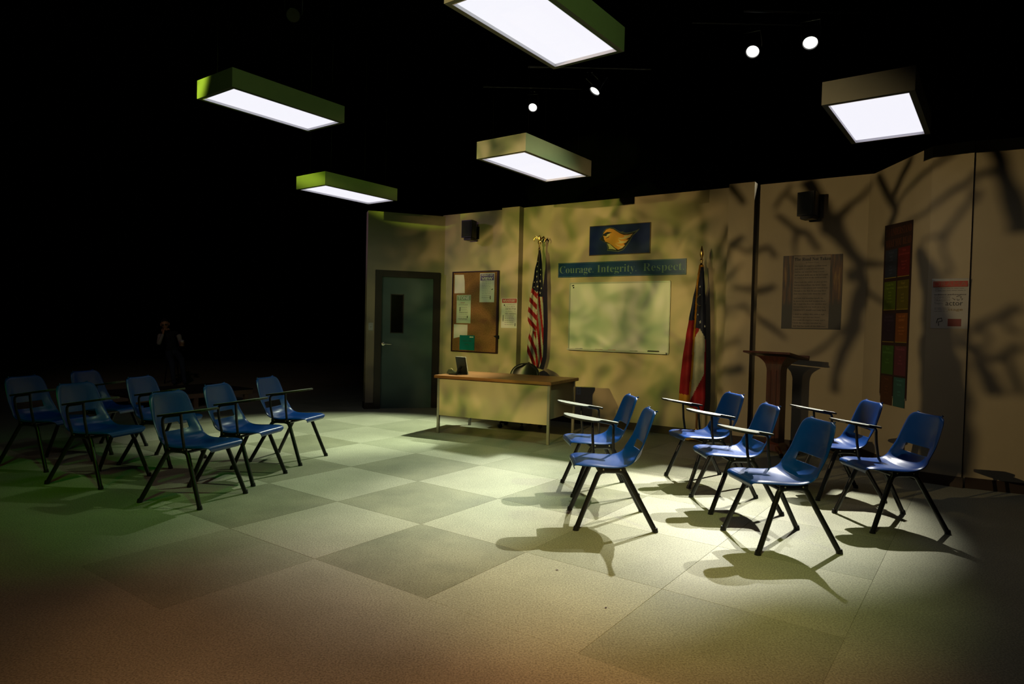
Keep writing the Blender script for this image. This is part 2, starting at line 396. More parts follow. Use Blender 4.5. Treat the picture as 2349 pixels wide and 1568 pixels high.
text('drama club', e, INK, 0, .15, .17, .022, .0017); text('notes', e, INK, 0, .09, .08, .02, .0017); sheet(e, .05, .13, .205, .222, PAPER, .0015, .0006, 'label_strip')
PURP = mat('purple_print', (.16, .12, .30), .6); GRN = mat('sage_print', (.30, .42, .24), .6); REDP = mat('red_print', (.50, .035, .02), .45); REDD = mat('dark_red_print', (.20, .01, .01), .4)
def lines(e, x0, x1, ys, M=INKG, h=.006, z=.0016):
    mb = MB(); random.seed(len(ys) * 7 + int(x1 * 100))
    for y in ys:
        x = x0
        while x < x1 - .01:
            l = random.uniform(.012, .04); mb.prism([(x, y), (min(x + l, x1), y), (min(x + l, x1), y + h), (x, y + h)], z, z + .0004); x += l + .008
    o = mb.build('fine_print', M, e); o['kind'] = 'stuff'; return o
e = paper('poster', .76, 1.05, 1.756, 2.218, 'white poster with a purple point of view heading on the cork board')
sheet(e, -.135, .135, .345, .45, PURP, .0015, .0006, 'heading_band'); text('POINT OF', e, PAPER, 0, .428, .22, .026, .0024, offset=.01); text('VIEW', e, PAPER, 0, .375, .22, .045, .0024, offset=.02)
lines(e, -.10, .08, [.32, .295, .27, .245, .22, .19, .16, .13, .10, .07]); mb = MB(); mb.tube([(.07, .045, .003), (.07, .10, .003)], .006, 6); mb.tube([(.09, .20, .003), (.12, .21, .003)], .006, 6); mb.build('figure_drawing', INK, e)['kind'] = 'stuff'
e = paper('poster', .293, .587, 1.416, 1.874, 'pale green poster headed TONE on the left of the cork board', M=mat('green_paper', (.62, .74, .55), .7))
sheet(e, -.14, .14, .37, .448, GRN, .0015, .0006, 'heading_band'); text('TONE', e, PAPER, 0, .41, .23, .055, .0024, offset=.02)
text('mood', e, REDP, -.02, .335, .08, .02); text('ATTITUDE', e, INKG, -.01, .30, .19, .022); lines(e, -.09, .09, [.255, .225, .195, .17, .14, .11, .08, .05])
mb = MB(); mb.tube([(-.075, .19, .003), (-.07, .26, .003)], .006, 6); mb.tube([(.08, .085, .003), (.085, .12, .003)], .007, 6); mb.tube([(-.09, .17, .003), (.085, .17, .003)], .0025, 5); mb.tube([(-.11, .07, .003), (.08, .07, .003)], .0025, 5); mb.build('figure_drawing', INK, e)['kind'] = 'stuff'
e = paper('poster', 1.268, 1.56, 1.358, 1.816, 'white poster with a red MYSTERY heading on the wall pillar right of the cork board', off=.121)
sheet(e, -.135, .135, .385, .448, REDP, .0015, .0006, 'heading_band'); text(bold('MYSTERY'), e, PAPER, 0, .417, .24, .038, .0024)
text('CONFLICT', e, INKG, .03, .36, .17, .018); text('CLUES', e, INKG, .01, .328, .19, .02); text('DETECTIVE', e, INK, .03, .292, .19, .024, offset=.01); text('SUSPECTS', e, INKG, .03, .255, .19, .022); text('RED HERRING', e, INK, .03, .22, .20, .02)
lines(e, -.08, .09, [.19, .165, .14, .11, .08, .05]); mb = MB(); mb.tube([(-.11, .10, .003), (-.11, .20, .003)], .005, 6); mb.tube([(.115, .03, .003), (.118, .075, .003)], .006, 6); mb.lathe([(.012, 0), (.012, .001)], (-.09, .35, .0016), 10); mb.build('figure_drawing', INK, e)['kind'] = 'stuff'
e = empty('spring_clamp', mw=wm(BW, 1.16, 1.185, .03)); tag(e, 'small black clamp gripping the right edge of the cork board', 'clamp')
mb = MB(); mb.box((0, .035, .03), (.09, .035, .04), bev=.008); mb.tube([(-.075, .04, .02), (-.01, .035, .03)], .008, 8); mb.build('clamp_body', DARKP, e)
mb = MB(); mb.tube([(.02, .0, .03), (.035, .04, .06)], .012, 8); mb.build('clamp_screw', DARKP, e, smooth=True)

# ------------------------------------------------------------------ whiteboard, banner, emblem sign
wbd = empty('whiteboard', mw=wm(BW, 3.17, 1.064)); tag(wbd, 'wide white dry-erase board under the blue banner', 'whiteboard')
sheet(wbd, -.75, .75, .02, .955, mat('whiteboard_enamel', (.84, .88, .78), .3, spec=.4), .004, .014, 'writing_surface')
mb = MB(); AL = mat('pale_aluminium', (.62, .66, .56), .35, metal=.3)
for x in (-.757, .757): mb.box((x, .485, .014), (.022, .96, .028), bev=.006)
for y in (.006, .966): mb.box((0, y, .014), (1.53, .022, .028), bev=.006)
mb.build('frame', AL, wbd)
mb = MB(); mb.box((0, .004, .045), (1.50, .008, .07), bev=.003); mb.box((0, .014, .08), (1.50, .022, .005)); mb.build('marker_tray', AL, wbd)
mb = MB(); mb.lathe([(.01, 0), (.01, .002)], (-.72, .93, .018), 8); mb.lathe([(.01, 0), (.01, .002)], (-.70, .935, .018), 8); mb.lathe([(.012, 0), (.012, .002)], (-.70, .905, .018), 8); mb.build('magnet', DARKP, wbd)
mk = [(-.575, 'blue', (.02, .05, .35)), (-.255, 'dark red', (.28, .02, .02)), (-.055, 'orange', (.75, .14, .03)), (.275, 'dark green', (.03, .13, .04))]
for x, nm, c in mk:
    e = empty('marker', mw=wm(BW, 3.17 + x, 1.072, .045)); tag(e, nm + ' dry-erase marker lying in the whiteboard tray', 'marker', 'markers in the whiteboard tray')
    mb = MB(); mb.lathe([(.009, -.055), (.010, -.05), (.010, .02)], (0, .011, 0), 10, (1, 0, 0)); mb.build('barrel', mat('marker_barrel_' + nm.replace(' ', '_'), tuple(.5 * v + .25 for v in c), .4), e, smooth=True)
    mb = MB(); mb.lathe([(.011, .021), (.011, .055), (.008, .06)], (0, .011, 0), 10, (1, 0, 0)); mb.build('cap', mat('marker_cap_' + nm.replace(' ', '_'), c, .4), e, smooth=True)
e = empty('eraser', mw=wm(BW, 3.17 + .56, 1.072, .045)); tag(e, 'black felt eraser at the right end of the whiteboard tray', 'eraser')
mb = MB(); mb.box((0, .022, 0), (.15, .022, .05), bev=.005); mb.build('grip', DARKP, e); mb = MB(); mb.box((0, .006, 0), (.148, .012, .048)); mb.build('felt_pad', mat('felt', (.05, .05, .05), .95), e)

bn = empty('banner', mw=wm(BW, 3.171, 2.118, .003)); tag(bn, 'long blue banner reading Courage. Integrity. Respect.', 'banner')
sheet(bn, -.97, .97, 0, .212, mat('banner_blue', (.006, .05, .17), .35, spec=.6), 0, .01, 'panel')
BT = mat('banner_lettering', (.16, .27, .22), .5)
mb = MB()
for a, b in (((-.96, .008), (.96, .012)), ((-.96, .20), (.96, .204)), ((-.962, .008), (-.958, .204)), ((.958, .008), (.962, .204))): mb.prism([a, (b[0], a[1]), b, (a[0], b[1])], .010, .0105)
mb.build('border_line', BT, bn)
text(bold('Courage.'), bn, BT, -.665, .098, .555, .135, .0112, offset=-.012); text(bold('Integrity.'), bn, BT, -.03, .098, .60, .135, .0112, offset=-.012); text(bold('Respect.'), bn, BT, .655, .098, .575, .135, .0112, offset=-.012)

sg = empty('emblem_sign', mw=wm(BW, 3.17, 2.418, .003)); tag(sg, 'dark blue sign with an orange bird head emblem above the banner', 'sign')
sheet(sg, -.463, .463, 0, .42, mat('sign_edge', (.16, .10, .04), .5), 0, .016, 'backing'); sheet(sg, -.455, .455, .008, .412, NAVY, .016, .002, 'panel')
def em(pts, M, z, name):
    # emblem outline points in the sign's own 2349-wide drawing grid
    q = [((x - 645) / 960 * .926 - .463, (655 - (y + (x - 645) * .055)) / 460 * .42) for x, y in pts]
    mb = MB(); mb.prism(q, z, z + .0012); return mb.build(name, M, sg)
GOLD = mat('emblem_gold', (.78, .33, .04), .5); GOLDL = mat('emblem_pale_gold', (.72, .58, .26), .5); BLK = mat('emblem_black', (.004, .004, .006), .5); GREYE = mat('emblem_grey', (.10, .12, .09), .5)
em([(985, 212), (1040, 222), (1100, 262), (1150, 285), (1205, 268), (1180, 290), (1235, 300), (1330, 285), (1400, 262), (1448, 232), (1400, 290), (1340, 345), (1300, 420), (1255, 490), (1200, 560), (1120, 590), (1020, 578), (940, 575), (950, 540), (930, 460), (880, 435), (812, 400), (860, 340), (870, 280), (920, 230)], GREYE, .018, 'emblem_outline')
em([(980, 222), (1035, 232), (1095, 275), (1150, 302), (1240, 318), (1330, 300), (1395, 278), (1335, 330), (1290, 415), (1240, 485), (1190, 548), (1115, 578), (1020, 562), (955, 558), (962, 530), (940, 458), (885, 432), (815, 402), (862, 345), (875, 290), (920, 240)], BLK, .0192, 'emblem_shadow')
em([(975, 230), (1030, 240), (1085, 275), (1145, 310), (1200, 330), (1270, 328), (1340, 312), (1300, 365), (1240, 400), (1280, 402), (1240, 445), (1200, 468), (1225, 486), (1185, 530), (1120, 556), (1070, 530), (1020, 490), (970, 455), (905, 430), (890, 400), (875, 350), (880, 300), (920, 250)], GOLD, .0204, 'emblem_head')
em([(940, 458), (985, 470), (1030, 510), (1090, 560), (1030, 548), (968, 546), (970, 520)], GOLDL, .0204, 'emblem_throat')
em([(1200, 345), (1270, 338), (1330, 318), (1290, 365), (1220, 392), (1150, 395), (1110, 375), (1170, 378), (1215, 365)], GOLDL, .0216, 'emblem_feather')
em([(1115, 395), (1160, 425), (1215, 428), (1262, 408), (1225, 445), (1170, 462), (1080, 455), (1140, 445)], GOLDL, .0216, 'emblem_feather')
em([(1065, 462), (1120, 490), (1170, 500), (1215, 492), (1175, 528), (1125, 540), (1165, 512), (1110, 500)], GOLDL, .0216, 'emblem_feather')
em([(862, 330), (905, 300), (940, 285), (1018, 292), (980, 305), (930, 335), (890, 350)], BLK, .0216, 'emblem_brow')
em([(905, 350), (950, 318), (995, 305), (975, 335), (935, 362), (912, 368)], GOLDL, .0222, 'emblem_eye'); em([(900, 340), (925, 330), (935, 345), (912, 352)], BLK, .0230, 'emblem_pupil')
em([(915, 378), (950, 366), (980, 345), (960, 372), (925, 382)], BLK, .0222, 'emblem_line')
em([(815, 402), (862, 342), (885, 365), (890, 400), (910, 425), (880, 430)], BLK, .0216, 'emblem_beak')

# ------------------------------------------------------------------ poem poster
pm = empty('poem_poster', mw=wm(BW, 5.665, 1.438, .003)); tag(pm, 'brown woodland poster printed with the poem The Road Not Taken', 'poster')
PB = bpy.data.materials.new('woodland_print'); PB.use_nodes = True
nt = PB.node_tree; b = nt.nodes['Principled BSDF']; b.inputs['Roughness'].default_value = .5
tc = nt.nodes.new('ShaderNodeTexCoord'); mp = nt.nodes.new('ShaderNodeMapping'); mp.inputs['Scale'].default_value = (22, 1.6, 1); nz = nt.nodes.new('ShaderNodeTexNoise'); nz.inputs['Scale'].default_value = 1.6; nz.inputs['Detail'].default_value = 4
rp = nt.nodes.new('ShaderNodeValToRGB'); rp.color_ramp.elements[0].position = .42; rp.color_ramp.elements[0].color = (.012, .006, .004, 1); rp.color_ramp.elements[1].position = .75; rp.color_ramp.elements[1].color = (.38, .22, .03, 1)
e2 = rp.color_ramp.elements.new(.58); e2.color = (.12, .045, .012, 1)
nt.links.new(tc.outputs['Object'], mp.inputs[0]); nt.links.new(mp.outputs[0], nz.inputs[0]); nt.links.new(nz.outputs[0], rp.inputs[0])
sx = nt.nodes.new('ShaderNodeSeparateXYZ'); nt.links.new(tc.outputs['Object'], sx.inputs[0]); mr = nt.nodes.new('ShaderNodeMapRange'); mr.inputs[1].default_value = .27; mr.inputs[2].default_value = .36; nt.links.new(sx.outputs[1], mr.inputs[0])
mx = nt.nodes.new('ShaderNodeMixRGB'); mx.inputs[1].default_value = (.014, .014, .010, 1); nt.links.new(mr.outputs[0], mx.inputs[0]); nt.links.new(rp.outputs[0], mx.inputs[2]); nt.links.new(mx.outputs[0], b.inputs['Base Color'])
sheet(pm, -.325, .325, 0, .875, PB, 0, .003, 'sheet'); TAN = mat('tan_print', (.34, .28, .20), .6, var=.3, vscale=6)
sheet(pm, -.205, .195, .012, .868, TAN, .003, .0006, 'text_panel')
text(bold('The Road Not Taken'), pm, INK, .0, .828, .395, .038, .0042, offset=.012); text('by Robert Frost', pm, INK, .0, .785, .14, .02, .0042)
POEM = ["Two roads diverged in a yellow wood,", "And sorry I could not travel both", "And be one traveler, long I stood", "And looked down one as far as I could", "To where it bent in the undergrowth;", None,
        "Then took the other, as just as fair,", "And having perhaps the better claim,", "Because it was grassy and wanted wear;", "Though as for that the passing there", "Had worn them really about the same,", None,
        "And both that morning equally lay", "In leaves no step had trodden black.", "Oh, I kept the first for another day!", "Yet knowing how way leads on to way,", "I doubted if I should ever come back.", None,
        "I shall be telling this with a sigh", "Somewhere ages and ages hence:", "Two roads diverged in a wood, and I-", "I took the one less traveled by,", "And that has made all the difference."]
y = .745
for ln in POEM:
    if ln is None: y -= .018; continue
    wd = .0099 * len(ln); o = text(bold(ln), pm, INK, -.195 + wd / 2, y, wd, .019, .0042, offset=.004, name='verse_line'); y -= .0345

# ------------------------------------------------------------------ drama poster
dp = empty('drama_poster', mw=wm(P3, .18, 1.466, .003)); tag(dp, 'glossy white poster headed DRAMA with a dark red block, on the right pillar', 'poster')
GP = mat('glossy_paper', (.60, .58, .50), .16, spec=.7)
mb = MB(); prof = [(0, 0), (.3, 0), (.40, .002), (.44, .008), (.463, .018)]
for i in range(len(prof) - 1):
    (y0, z0), (y1, z1) = prof[i], prof[i + 1]
    V = [mb.bm.verts.new(v) for v in ((-.145, y0, z0), (.145, y0, z0), (.145, y1, z1), (-.145, y1, z1))]; mb._f(V)
bmesh.ops.remove_doubles(mb.bm, verts=mb.bm.verts[:], dist=.0001)
so = mb.build('sheet', GP, dp, smooth=True)
sheet(dp, -.135, .135, .388, .442, REDP, .0075, .0006, 'heading_band'); text('DRAMA', dp, mat('dull_pink', (.42, .16, .10), .6), 0, .414, .255, .042, .0085)
lines(dp, -.12, .12, [.37, .352], INKG, .004, .0045)
text('audience performance', dp, INK, 0, .315, .25, .017, .0022, offset=.01); text('COMEDY', dp, INKG, -.06, .290, .13, .02, .0022); text('TRAGEDY', dp, INKG, -.06, .262, .13, .018, .0022)
text('Theatre', dp, INKG, -.09, .236, .07, .017, .0022); text('actor', dp, INK, .035, .232, .135, .036, .0022); text('stage', dp, mat('ochre_ink', (.30, .19, .06), .6), .045, .172, .115, .026, .0022); lines(dp, -.12, .0, [.19, .178, .16], INKG, .004)
sheet(dp, -.01, .095, .022, .09, REDD, .001, .0008, 'red_block')
mb = MB(); mb.tube([(.02, .285, .003), (.035, .265, .003), (.04, .285 - .01, .003)], .0022, 5); mb.tube([(.05, .295, .003), (.07, .305, .003), (.09, .295, .003), (.08, .285, .003), (.10, .275, .003), (.09, .265, .003)], .0022, 5); mb.tube([(.055, .275, .003), (.06, .262, .003), (.075, .268, .003)], .002, 5)
mb.tube([(-.10, .05, .003), (-.09, .09, .003), (-.06, .098, .003), (-.055, .07, .003), (-.085, .062, .003), (-.08, .025, .003)], .0028, 5); mb.build('scribble_drawing', INK, dp)['kind'] = 'stuff'

# ------------------------------------------------------------------ tall reading poster on the side wall
tp = empty('reading_poster', mw=wm(SW, .675, .742, .003)); tag(tp, 'tall narrow poster of coloured panels headed TO UNDERSTAND WHAT YOU READ', 'poster')
sheet(tp, -.27, .265, .05, 1.80, mat('maroon_black_print', (.025, .008, .008), .5), 0, .004, 'sheet', poly=[(-.27, .03), (-.25, .0), (.26, .0), (.265, 1.795), (-.28, 1.815)])
OG = mat('orange_lettering', (.15, .05, .02), .6)
text(bold('TO UNDERSTAND'), tp, OG, 0, 1.725, .50, .075, .0052); text(bold('WHAT YOU READ'), tp, OG, 0, 1.61, .50, .075, .0052)
pcol = [((.035, .05, .09), (.22, .01, .012)), ((.14, .22, .01), (.19, .16, .01)), ((.03, .012, .035), (.36, .11, .015)), ((.07, .20, .03), (.20, .04, .07)), ((.12, .035, .01), (.05, .20, .17))]
words = [(('Notice', 'and', 'wonder', '', 'What', 'stands', 'out?'), ('Make', 'predictions', '', 'What will', 'happen', 'next?')), (('Look for', 'repeating', 'ideas', 'words', 'images', 'and signs'), ('Find', 'connections', '', 'self', 'text', 'world')), (('Look back', 'in context', 'again', '', 'Where?'), ('Ask and', 'answer', '', 'who what', 'when where', 'why how')), (('Take', 'inferences', '', 'read', 'between'), ('Visualize', '', 'see', 'hear', 'feel it')), (('Notes', '', 'write', 'key', 'points'), ('Compare', 'texts', '', 'alike', 'apart'))]
yt = 1.545
for r in range(5):
    hh = .30
    for k in range(2):
        x0, x1 = (-.245, -.01) if k == 0 else (.015, .235)
        o = sheet(tp, x0, x1, 0, 0, mat('panel_print_%d%d' % (r, k), tuple(v * .6 for v in pcol[r][k]), .5), .004, .0015, 'colour_panel', poly=[(x0, yt - hh), (x1, yt - hh), (x1, yt), (x0, yt)])
        ws_ = words[r][k]; yy = yt - .03; TL = mat('panel_lettering_%d%d' % (r, k), tuple(min(1, v * 1.3 + .035) for v in pcol[r][k]), .6)
        for n_, wd in enumerate(ws_):
            if wd: 
                ww = min(.018 * len(wd) * (1.0 if n_ < 2 else .7), .2); text(bold(wd), o, TL, (x0 + x1) / 2, yy, ww, .026 if n_ < 2 else .018, .0058)
            yy -= .040 if n_ < 2 else .034
        if r < 3: sheet(o, x0, x1, yt - hh, yt - hh + .008, mat('yellow_rule', (.30, .24, .03), .5), .0056, .0008, 'rule')
    yt -= .335 if r != 3 else .32
sheet(tp, -.262, .258, .0, .02, mat('pale_margin', (.20, .19, .15), .6), .0042, .001, 'margin_strip')

# ------------------------------------------------------------------ wall speakers
def speaker(s, z, label, yaw):
    M = wm(BW, s, z, 0) ; e = empty('wall_speaker', mw=M @ Matrix.Rotation(yaw, 4, 'Y')); tag(e, label, 'speaker')
    # trapezoid in plan, extruded upwards (local y is up, local z is out from the wall)
    RX = Matrix.Rotation(R(-90), 4, 'X')
    mb = MB(); mb.prism([(-.075, -.10), (.075, -.10), (.105, -.25), (.095, -.27), (-.095, -.27), (-.105, -.25)], .0, .27, RX)
    mb.build('cabinet', DARKP, e)
    mb = MB(); mb.box((0, .135, .274), (.17, .24, .008), bev=.003); mb.build('grille', mat('speaker_mesh', (.02, .02, .02), .6, bump=.6, bscale=900), e)
    mb = MB(); mb.box((0, .12, .05), (.04, .06, .10), bev=.004); mb.box((0, -.02, .17), (.15, .035, .14), bev=.006); mb.box((0, .10, .006), (.11, .20, .012)); mb.build('wall_bracket', DARKP, e)
    return e
speaker(.66, 2.765, 'black wall speaker high above the cork board', R(0)); speaker(5.68, 2.745, 'black wall speaker high above the poem poster', R(-14))

e = empty('power_outlet', mw=wm(BW, 2.59, .42)); tag(e, 'ivory power outlet plate low on the wall behind the desk', 'outlet')
mb = MB(); mb.box((0, .06, .003), (.075, .12, .006), bev=.002); mb.build('cover_plate', WHITEP, e); mb = MB(); mb.box((0, .035, .007), (.03, .03, .004), bev=.003); mb.box((0, .085, .007), (.03, .03, .004), bev=.003); mb.build('socket', mat('ivory_plastic', (.6, .58, .5), .5), e)

# ------------------------------------------------------------------ teacher desk
DC = Vector((-.056, 8.455, 0)); DY = R(-26.3)
dk = empty('teacher_desk', loc=DC, rz=DY); tag(dk, 'cream metal teacher desk with a brown wood top and steel legs', 'desk')
# local x runs left to right along the front, local +y towards the wall
W2, D2 = .80, .45
mb = MB(); mb.box((0, 0, .728), (1.62, .92, .034), bev=.004); mb.build('desktop', WOOD, dk)
mb = MB(); mb.box((0, 0, .709), (1.62, .92, .004)); mb.build('top_trim', mat('dark_brown_edge', (.12, .04, .015), .5), dk)
mb = MB(); mb.box((0, -.405, .47), (1.50, .016, .475)); mb.build('modesty_panel', CREAM, dk)
for sx_ in (-1, 1):
    mb = MB(); mb.box((sx_ * .755, 0, .50), (.014, .80, .41)); mb.build('side_panel', CREAM, dk)
    for y_ in (-.405, .405):
        mb = MB(); mb.box((sx_ * .765, y_, .355), (.032, .032, .71), bev=.002); mb.box((sx_ * .765, y_, .008), (.036, .036, .016), bev=.003); mb.build('leg', STEEL, dk)
ped = MB(); ped.box((.52, .02, .50), (.44, .76, .41)); pd = ped.build('pedestal', CREAM, dk)
for z_ in (.36, .52, .65):
    mb = MB(); mb.box((.52, .405, z_), (.42, .016, .12), bev=.003); f_ = mb.build('drawer', CREAM, dk); mb = MB(); mb.box((.52, .42, z_ + .02), (.10, .012, .014), bev=.003); mb.build('drawer_pull', STEEL, f_)
ML = Matrix.Translation(DC) @ Matrix.Rotation(DY, 4, 'Z')
# things on the desk, back left
e = empty('desk_tablet', mw=ML @ Matrix.Translation((-.60, -.17, .745)) @ Matrix.Rotation(R(-12), 4, 'Z')); tag(e, 'small white-rimmed screen on a black stand at the left of the desk', 'tablet')
ti = Euler((R(14), 0, 0))
mb = MB(); mb.box((0, 0.03, .115), (.165, .018, .23), ti, .003); mb.build('screen_body', DARKP, e); mb = MB(); mb.box((0, .045, .116), (.175, .010, .238), ti, .003); mb.build('white_rim', WHITEP, e)
mb = MB(); mb.box((-.02, -.05, .006), (.16, .12, .012), bev=.003); mb.tube([(0, -.06, .01), (0, -.035, .06), (0, .02, .10)], .012, 8); mb.build('stand', DARKP, e)
e = empty('tape_dispenser', mw=ML @ Matrix.Translation((-.745, -.13, .745)) @ Matrix.Rotation(R(20), 4, 'Z')); tag(e, 'small dark tape dispenser left of the tablet on the desk', 'tape dispenser')
mb = MB(); mb.prism([(-.06, 0), (.06, 0), (.065, .02), (.03, .03), (.0, .06), (-.04, .06), (-.065, .02)], -.025, .025, Matrix.Rotation(R(90), 4, 'X')); mb.build('dispenser_body', mat('dark_green_plastic', (.015, .03, .015), .3), e)
mb = MB(); mb.lathe([(.014, -.01), (.028, -.01), (.028, .01), (.014, .01)], (-.015, 0, .045), 16, (0, 1, 0)); mb.build('tape_roll', mat('tape', (.4, .33, .15), .3), e, smooth=True)
# desk chair
oc = empty('office_chair', mw=Matrix.Translation((.13, 9.08, 0)) @ Matrix.Rotation(R(-30), 4, 'Z')); tag(oc, 'black swivel office chair behind the teacher desk', 'chair')
CH = mat('black_vinyl', (.012, .013, .01), .35)
mb = MB(); mb.box((0, 0, .46), (.48, .46, .08), bev=.03); mb.build('seat', CH, oc, smooth=True)
bk = MB(); n_ = 14
for layer in (0, 1):
    pass
rows = []
for j in range(9):
    v = j / 8; z_ = .56 + .33 * v; hw = (.24 if v < .35 else .24 * math.sqrt(max(0, 1 - ((v - .35) / .66) ** 2.6)) + .005)
    rows.append([bk.bm.verts.new((hw * (2 * i / n_ - 1), .19 + .06 * v - .10 * (2 * i / n_ - 1) ** 2, z_)) for i in range(n_ + 1)])
for j in range(8):
    for i in range(n_): bk._f([rows[j][i], rows[j][i + 1], rows[j + 1][i + 1], rows[j + 1][i]])
o = bk.build('backrest', CH, oc, smooth=True); md = o.modifiers.new('s', 'SOLIDIFY'); md.thickness = .05; md = o.modifiers.new('b', 'SUBSURF'); md.levels = md.render_levels = 1; baked(o)
mb = MB(); mb.tube([(0, .10, .43), (0, .24, .45), (0, .27, .60)], .02, 8); mb.build('back_support', DARKP, oc); mb = MB(); mb.tube([(0, 0, .10), (0, 0, .43)], .025, 12); mb.build('gas_column', DARKP, oc)
for k in range(5):
    a = k * 2 * math.pi / 5 + .3; dx, dy = math.cos(a), math.sin(a)
    mb = MB(); mb.tube([(0, 0, .12), (dx * .29, dy * .29, .08)], [.028, .018], 8); l_ = mb.build('base_arm', DARKP, oc, smooth=True)
    mb = MB(); mb.lathe([(.028, -.022), (.03, -.01), (.03, .01), (.028, .022)], (dx * .29, dy * .29, .03), 14, (-dy, dx, 0)); mb.tube([(dx * .29, dy * .29, .03), (dx * .29, dy * .29, .08)], .012, 8); mb.build('caster', DARKP, l_, smooth=True)

# ------------------------------------------------------------------ lectern
vx, rx = Vector((.376, .927, 0)), Vector((.927, -.376, 0))
e1 = (-rx * math.cos(R(30)) + vx * math.sin(R(30))).normalized(); e2 = (rx * .5 + vx * .866).normalized()
LB = Vector((3.03, 7.53, 0))
ex = -e1; LMx = Matrix((ex, e2, Vector((0, 0, 1)))).transposed().to_4x4(); LMx.translation = LB
lc = empty('lectern', mw=LMx); tag(lc, 'dark red wooden lectern with a slanted top and flared column', 'lectern')
mb = MB(); mb.box((-.02, 0, 1.128), (.58, .42, .022), Euler((R(-10), 0, 0)), .004); mb.build('reading_top', DWOOD, lc)
mb = MB(); mb.box((-.02, .205, 1.11), (.58, .02, .05), Euler((R(-10), 0, 0)), .003); mb.build('paper_stop', DWOOD, lc)
mb = MB()
def flare(halfx, halfy, zt, zb):
    L_ = []
    for k in range(9):
        t_ = k / 8; f_ = (1 - t_) ** 2.6; L_.append((halfx[0] + (halfx[1] - halfx[0]) * f_, halfy[0] + (halfy[1] - halfy[0]) * f_, zt + (zb - zt) * t_))
    return L_
secs = [(.085, .065, .14)] + [(a, b_, c_) for a, b_, c_ in reversed(flare((.085, .19), (.065, .12), 1.10, .94))]
secs = [(.13, .11, .05), (.10, .085, .12)] + secs
rings = []
for a, b_, z_ in secs:
    z2 = lambda y_: z_ - (y_ * .176 if z_ > 1.0 else 0)
    rings.append([mb.bm.verts.new((x, y, z2(y))) for x, y in ((-a, -b_), (a, -b_), (a, b_), (-a, b_))])
for i in range(len(rings) - 1):
    for k in range(4): mb._f([rings[i][k], rings[i][(k + 1) % 4], rings[i + 1][(k + 1) % 4], rings[i + 1][k]])
mb._f(rings[0][::-1]); mb._f(rings[-1]); mb.build('column', DWOOD, lc)
mb = MB()
for x in (-.035, .035): mb.box((x, -.067, .56), (.012, .008, .80), bev=.002)
mb.build('column_moulding', DWOOD, lc)
for sx_, sy_ in ((-1, -1), (1, -1), (1, 1), (-1, 1)):
    mb = MB(); mb.tube([(sx_ * .06, sy_ * .05, .10), (sx_ * .19, sy_ * .17, .035)], [.035, .024], 8, flat=1.0); f_ = mb.build('foot', DWOOD, lc, smooth=True)
    mb = MB(); mb.lathe([(.012, 0), (.02, .008), (.02, .02), (.012, .026)], (sx_ * .19, sy_ * .17, 0), 12); mb.build('glide', DARKP, f_, smooth=True)

# ------------------------------------------------------------------ flags on stands
POLE = mat('oak_pole', (.20, .09, .03), .4); RED = mat('flag_red', (.36, .008, .015), .75, var=.15, vscale=20); WHT = mat('flag_white', (.66, .60, .48), .75, var=.12, vscale=20); NAV = mat('flag_navy', (.006, .008, .03), .75); FRG = mat('gold_fringe', (.75, .33, .03), .6, bump=.8, bscale=400)
def pole(parent, h):
    mb = MB(); mb.tube([(0, 0, .06), (0, 0, h)], .014, 10); mb.build('pole', POLE, parent, smooth=True)
    mb = MB(); mb.lathe([(.14, 0), (.145, .012), (.13, .03), (.06, .05), (.03, .075), (.022, .14), (.018, .15)], n=28); mb.build('base', BRASS, parent, smooth=True)
def flagcloth(parent, left, right, cls, mats_, depth=.06, folds=3.2, px0=0.0, ppm=160.0, zt=0.0, z0px=0.0, nu=40, nv=150, hang=.0, seed=0):
    """left/right: silhouettes (y, x) in a drawing grid, ppm units per metre; the cloth hangs in folds in front of and behind the pole"""
    def itp(T, y):
        if y <= T[0][0]: return T[0][1]
        for a, b_ in zip(T, T[1:]):
            if y <= b_[0]: k = (y - a[0]) / (b_[0] - a[0]); k = k * k * (3 - 2 * k) * .5 + k * .5; return a[1] + (b_[1] - a[1]) * k
        return T[-1][1]
    y0 = max(left[0][0], right[0][0]) ; mb = MB(); grid = []
    for j in range(nv + 1):
        row = []
        for i in range(nu + 1):
            u = i / nu; ye = left[-1][0] * (1 - u) + right[-1][0] * u; y = y0 + (ye - y0) * j / nv
            xl, xr = itp(left, y), itp(right, y); x = xl + (xr - xl) * u
            v = j / nv; fo = math.sin(u * math.pi * 2 * folds + 1.2 * math.sin(v * 3 + seed)) * depth * (.25 + .75 * v) * min(1, (xr - xl) / 30)
            row.append((x, y, mb.bm.verts.new(((x - px0) / ppm, -.03 - abs(depth) * .6 - fo, zt - (y - z0px) / ppm))))
        grid.append(row)
    for j in range(nv):
        for i in range(nu):
            f = mb._f([grid[j][i][2], grid[j][i + 1][2], grid[j + 1][i + 1][2], grid[j + 1][i][2]])
            x = (grid[j][i][0] + grid[j + 1][i + 1][0]) / 2; y = (grid[j][i][1] + grid[j + 1][i + 1][1]) / 2
            f.material_index = cls(x, y, (i + .5) / nu)
    o = mb.build('flag_cloth', mats_, parent, smooth=True); md = o.modifiers.new('s', 'SOLIDIFY'); md.thickness = .002; return baked(o), grid
def face_cam(p): return Matrix.Translation(p) @ Matrix.Rotation(math.atan2(-p[0], p[1]), 4, 'Z')
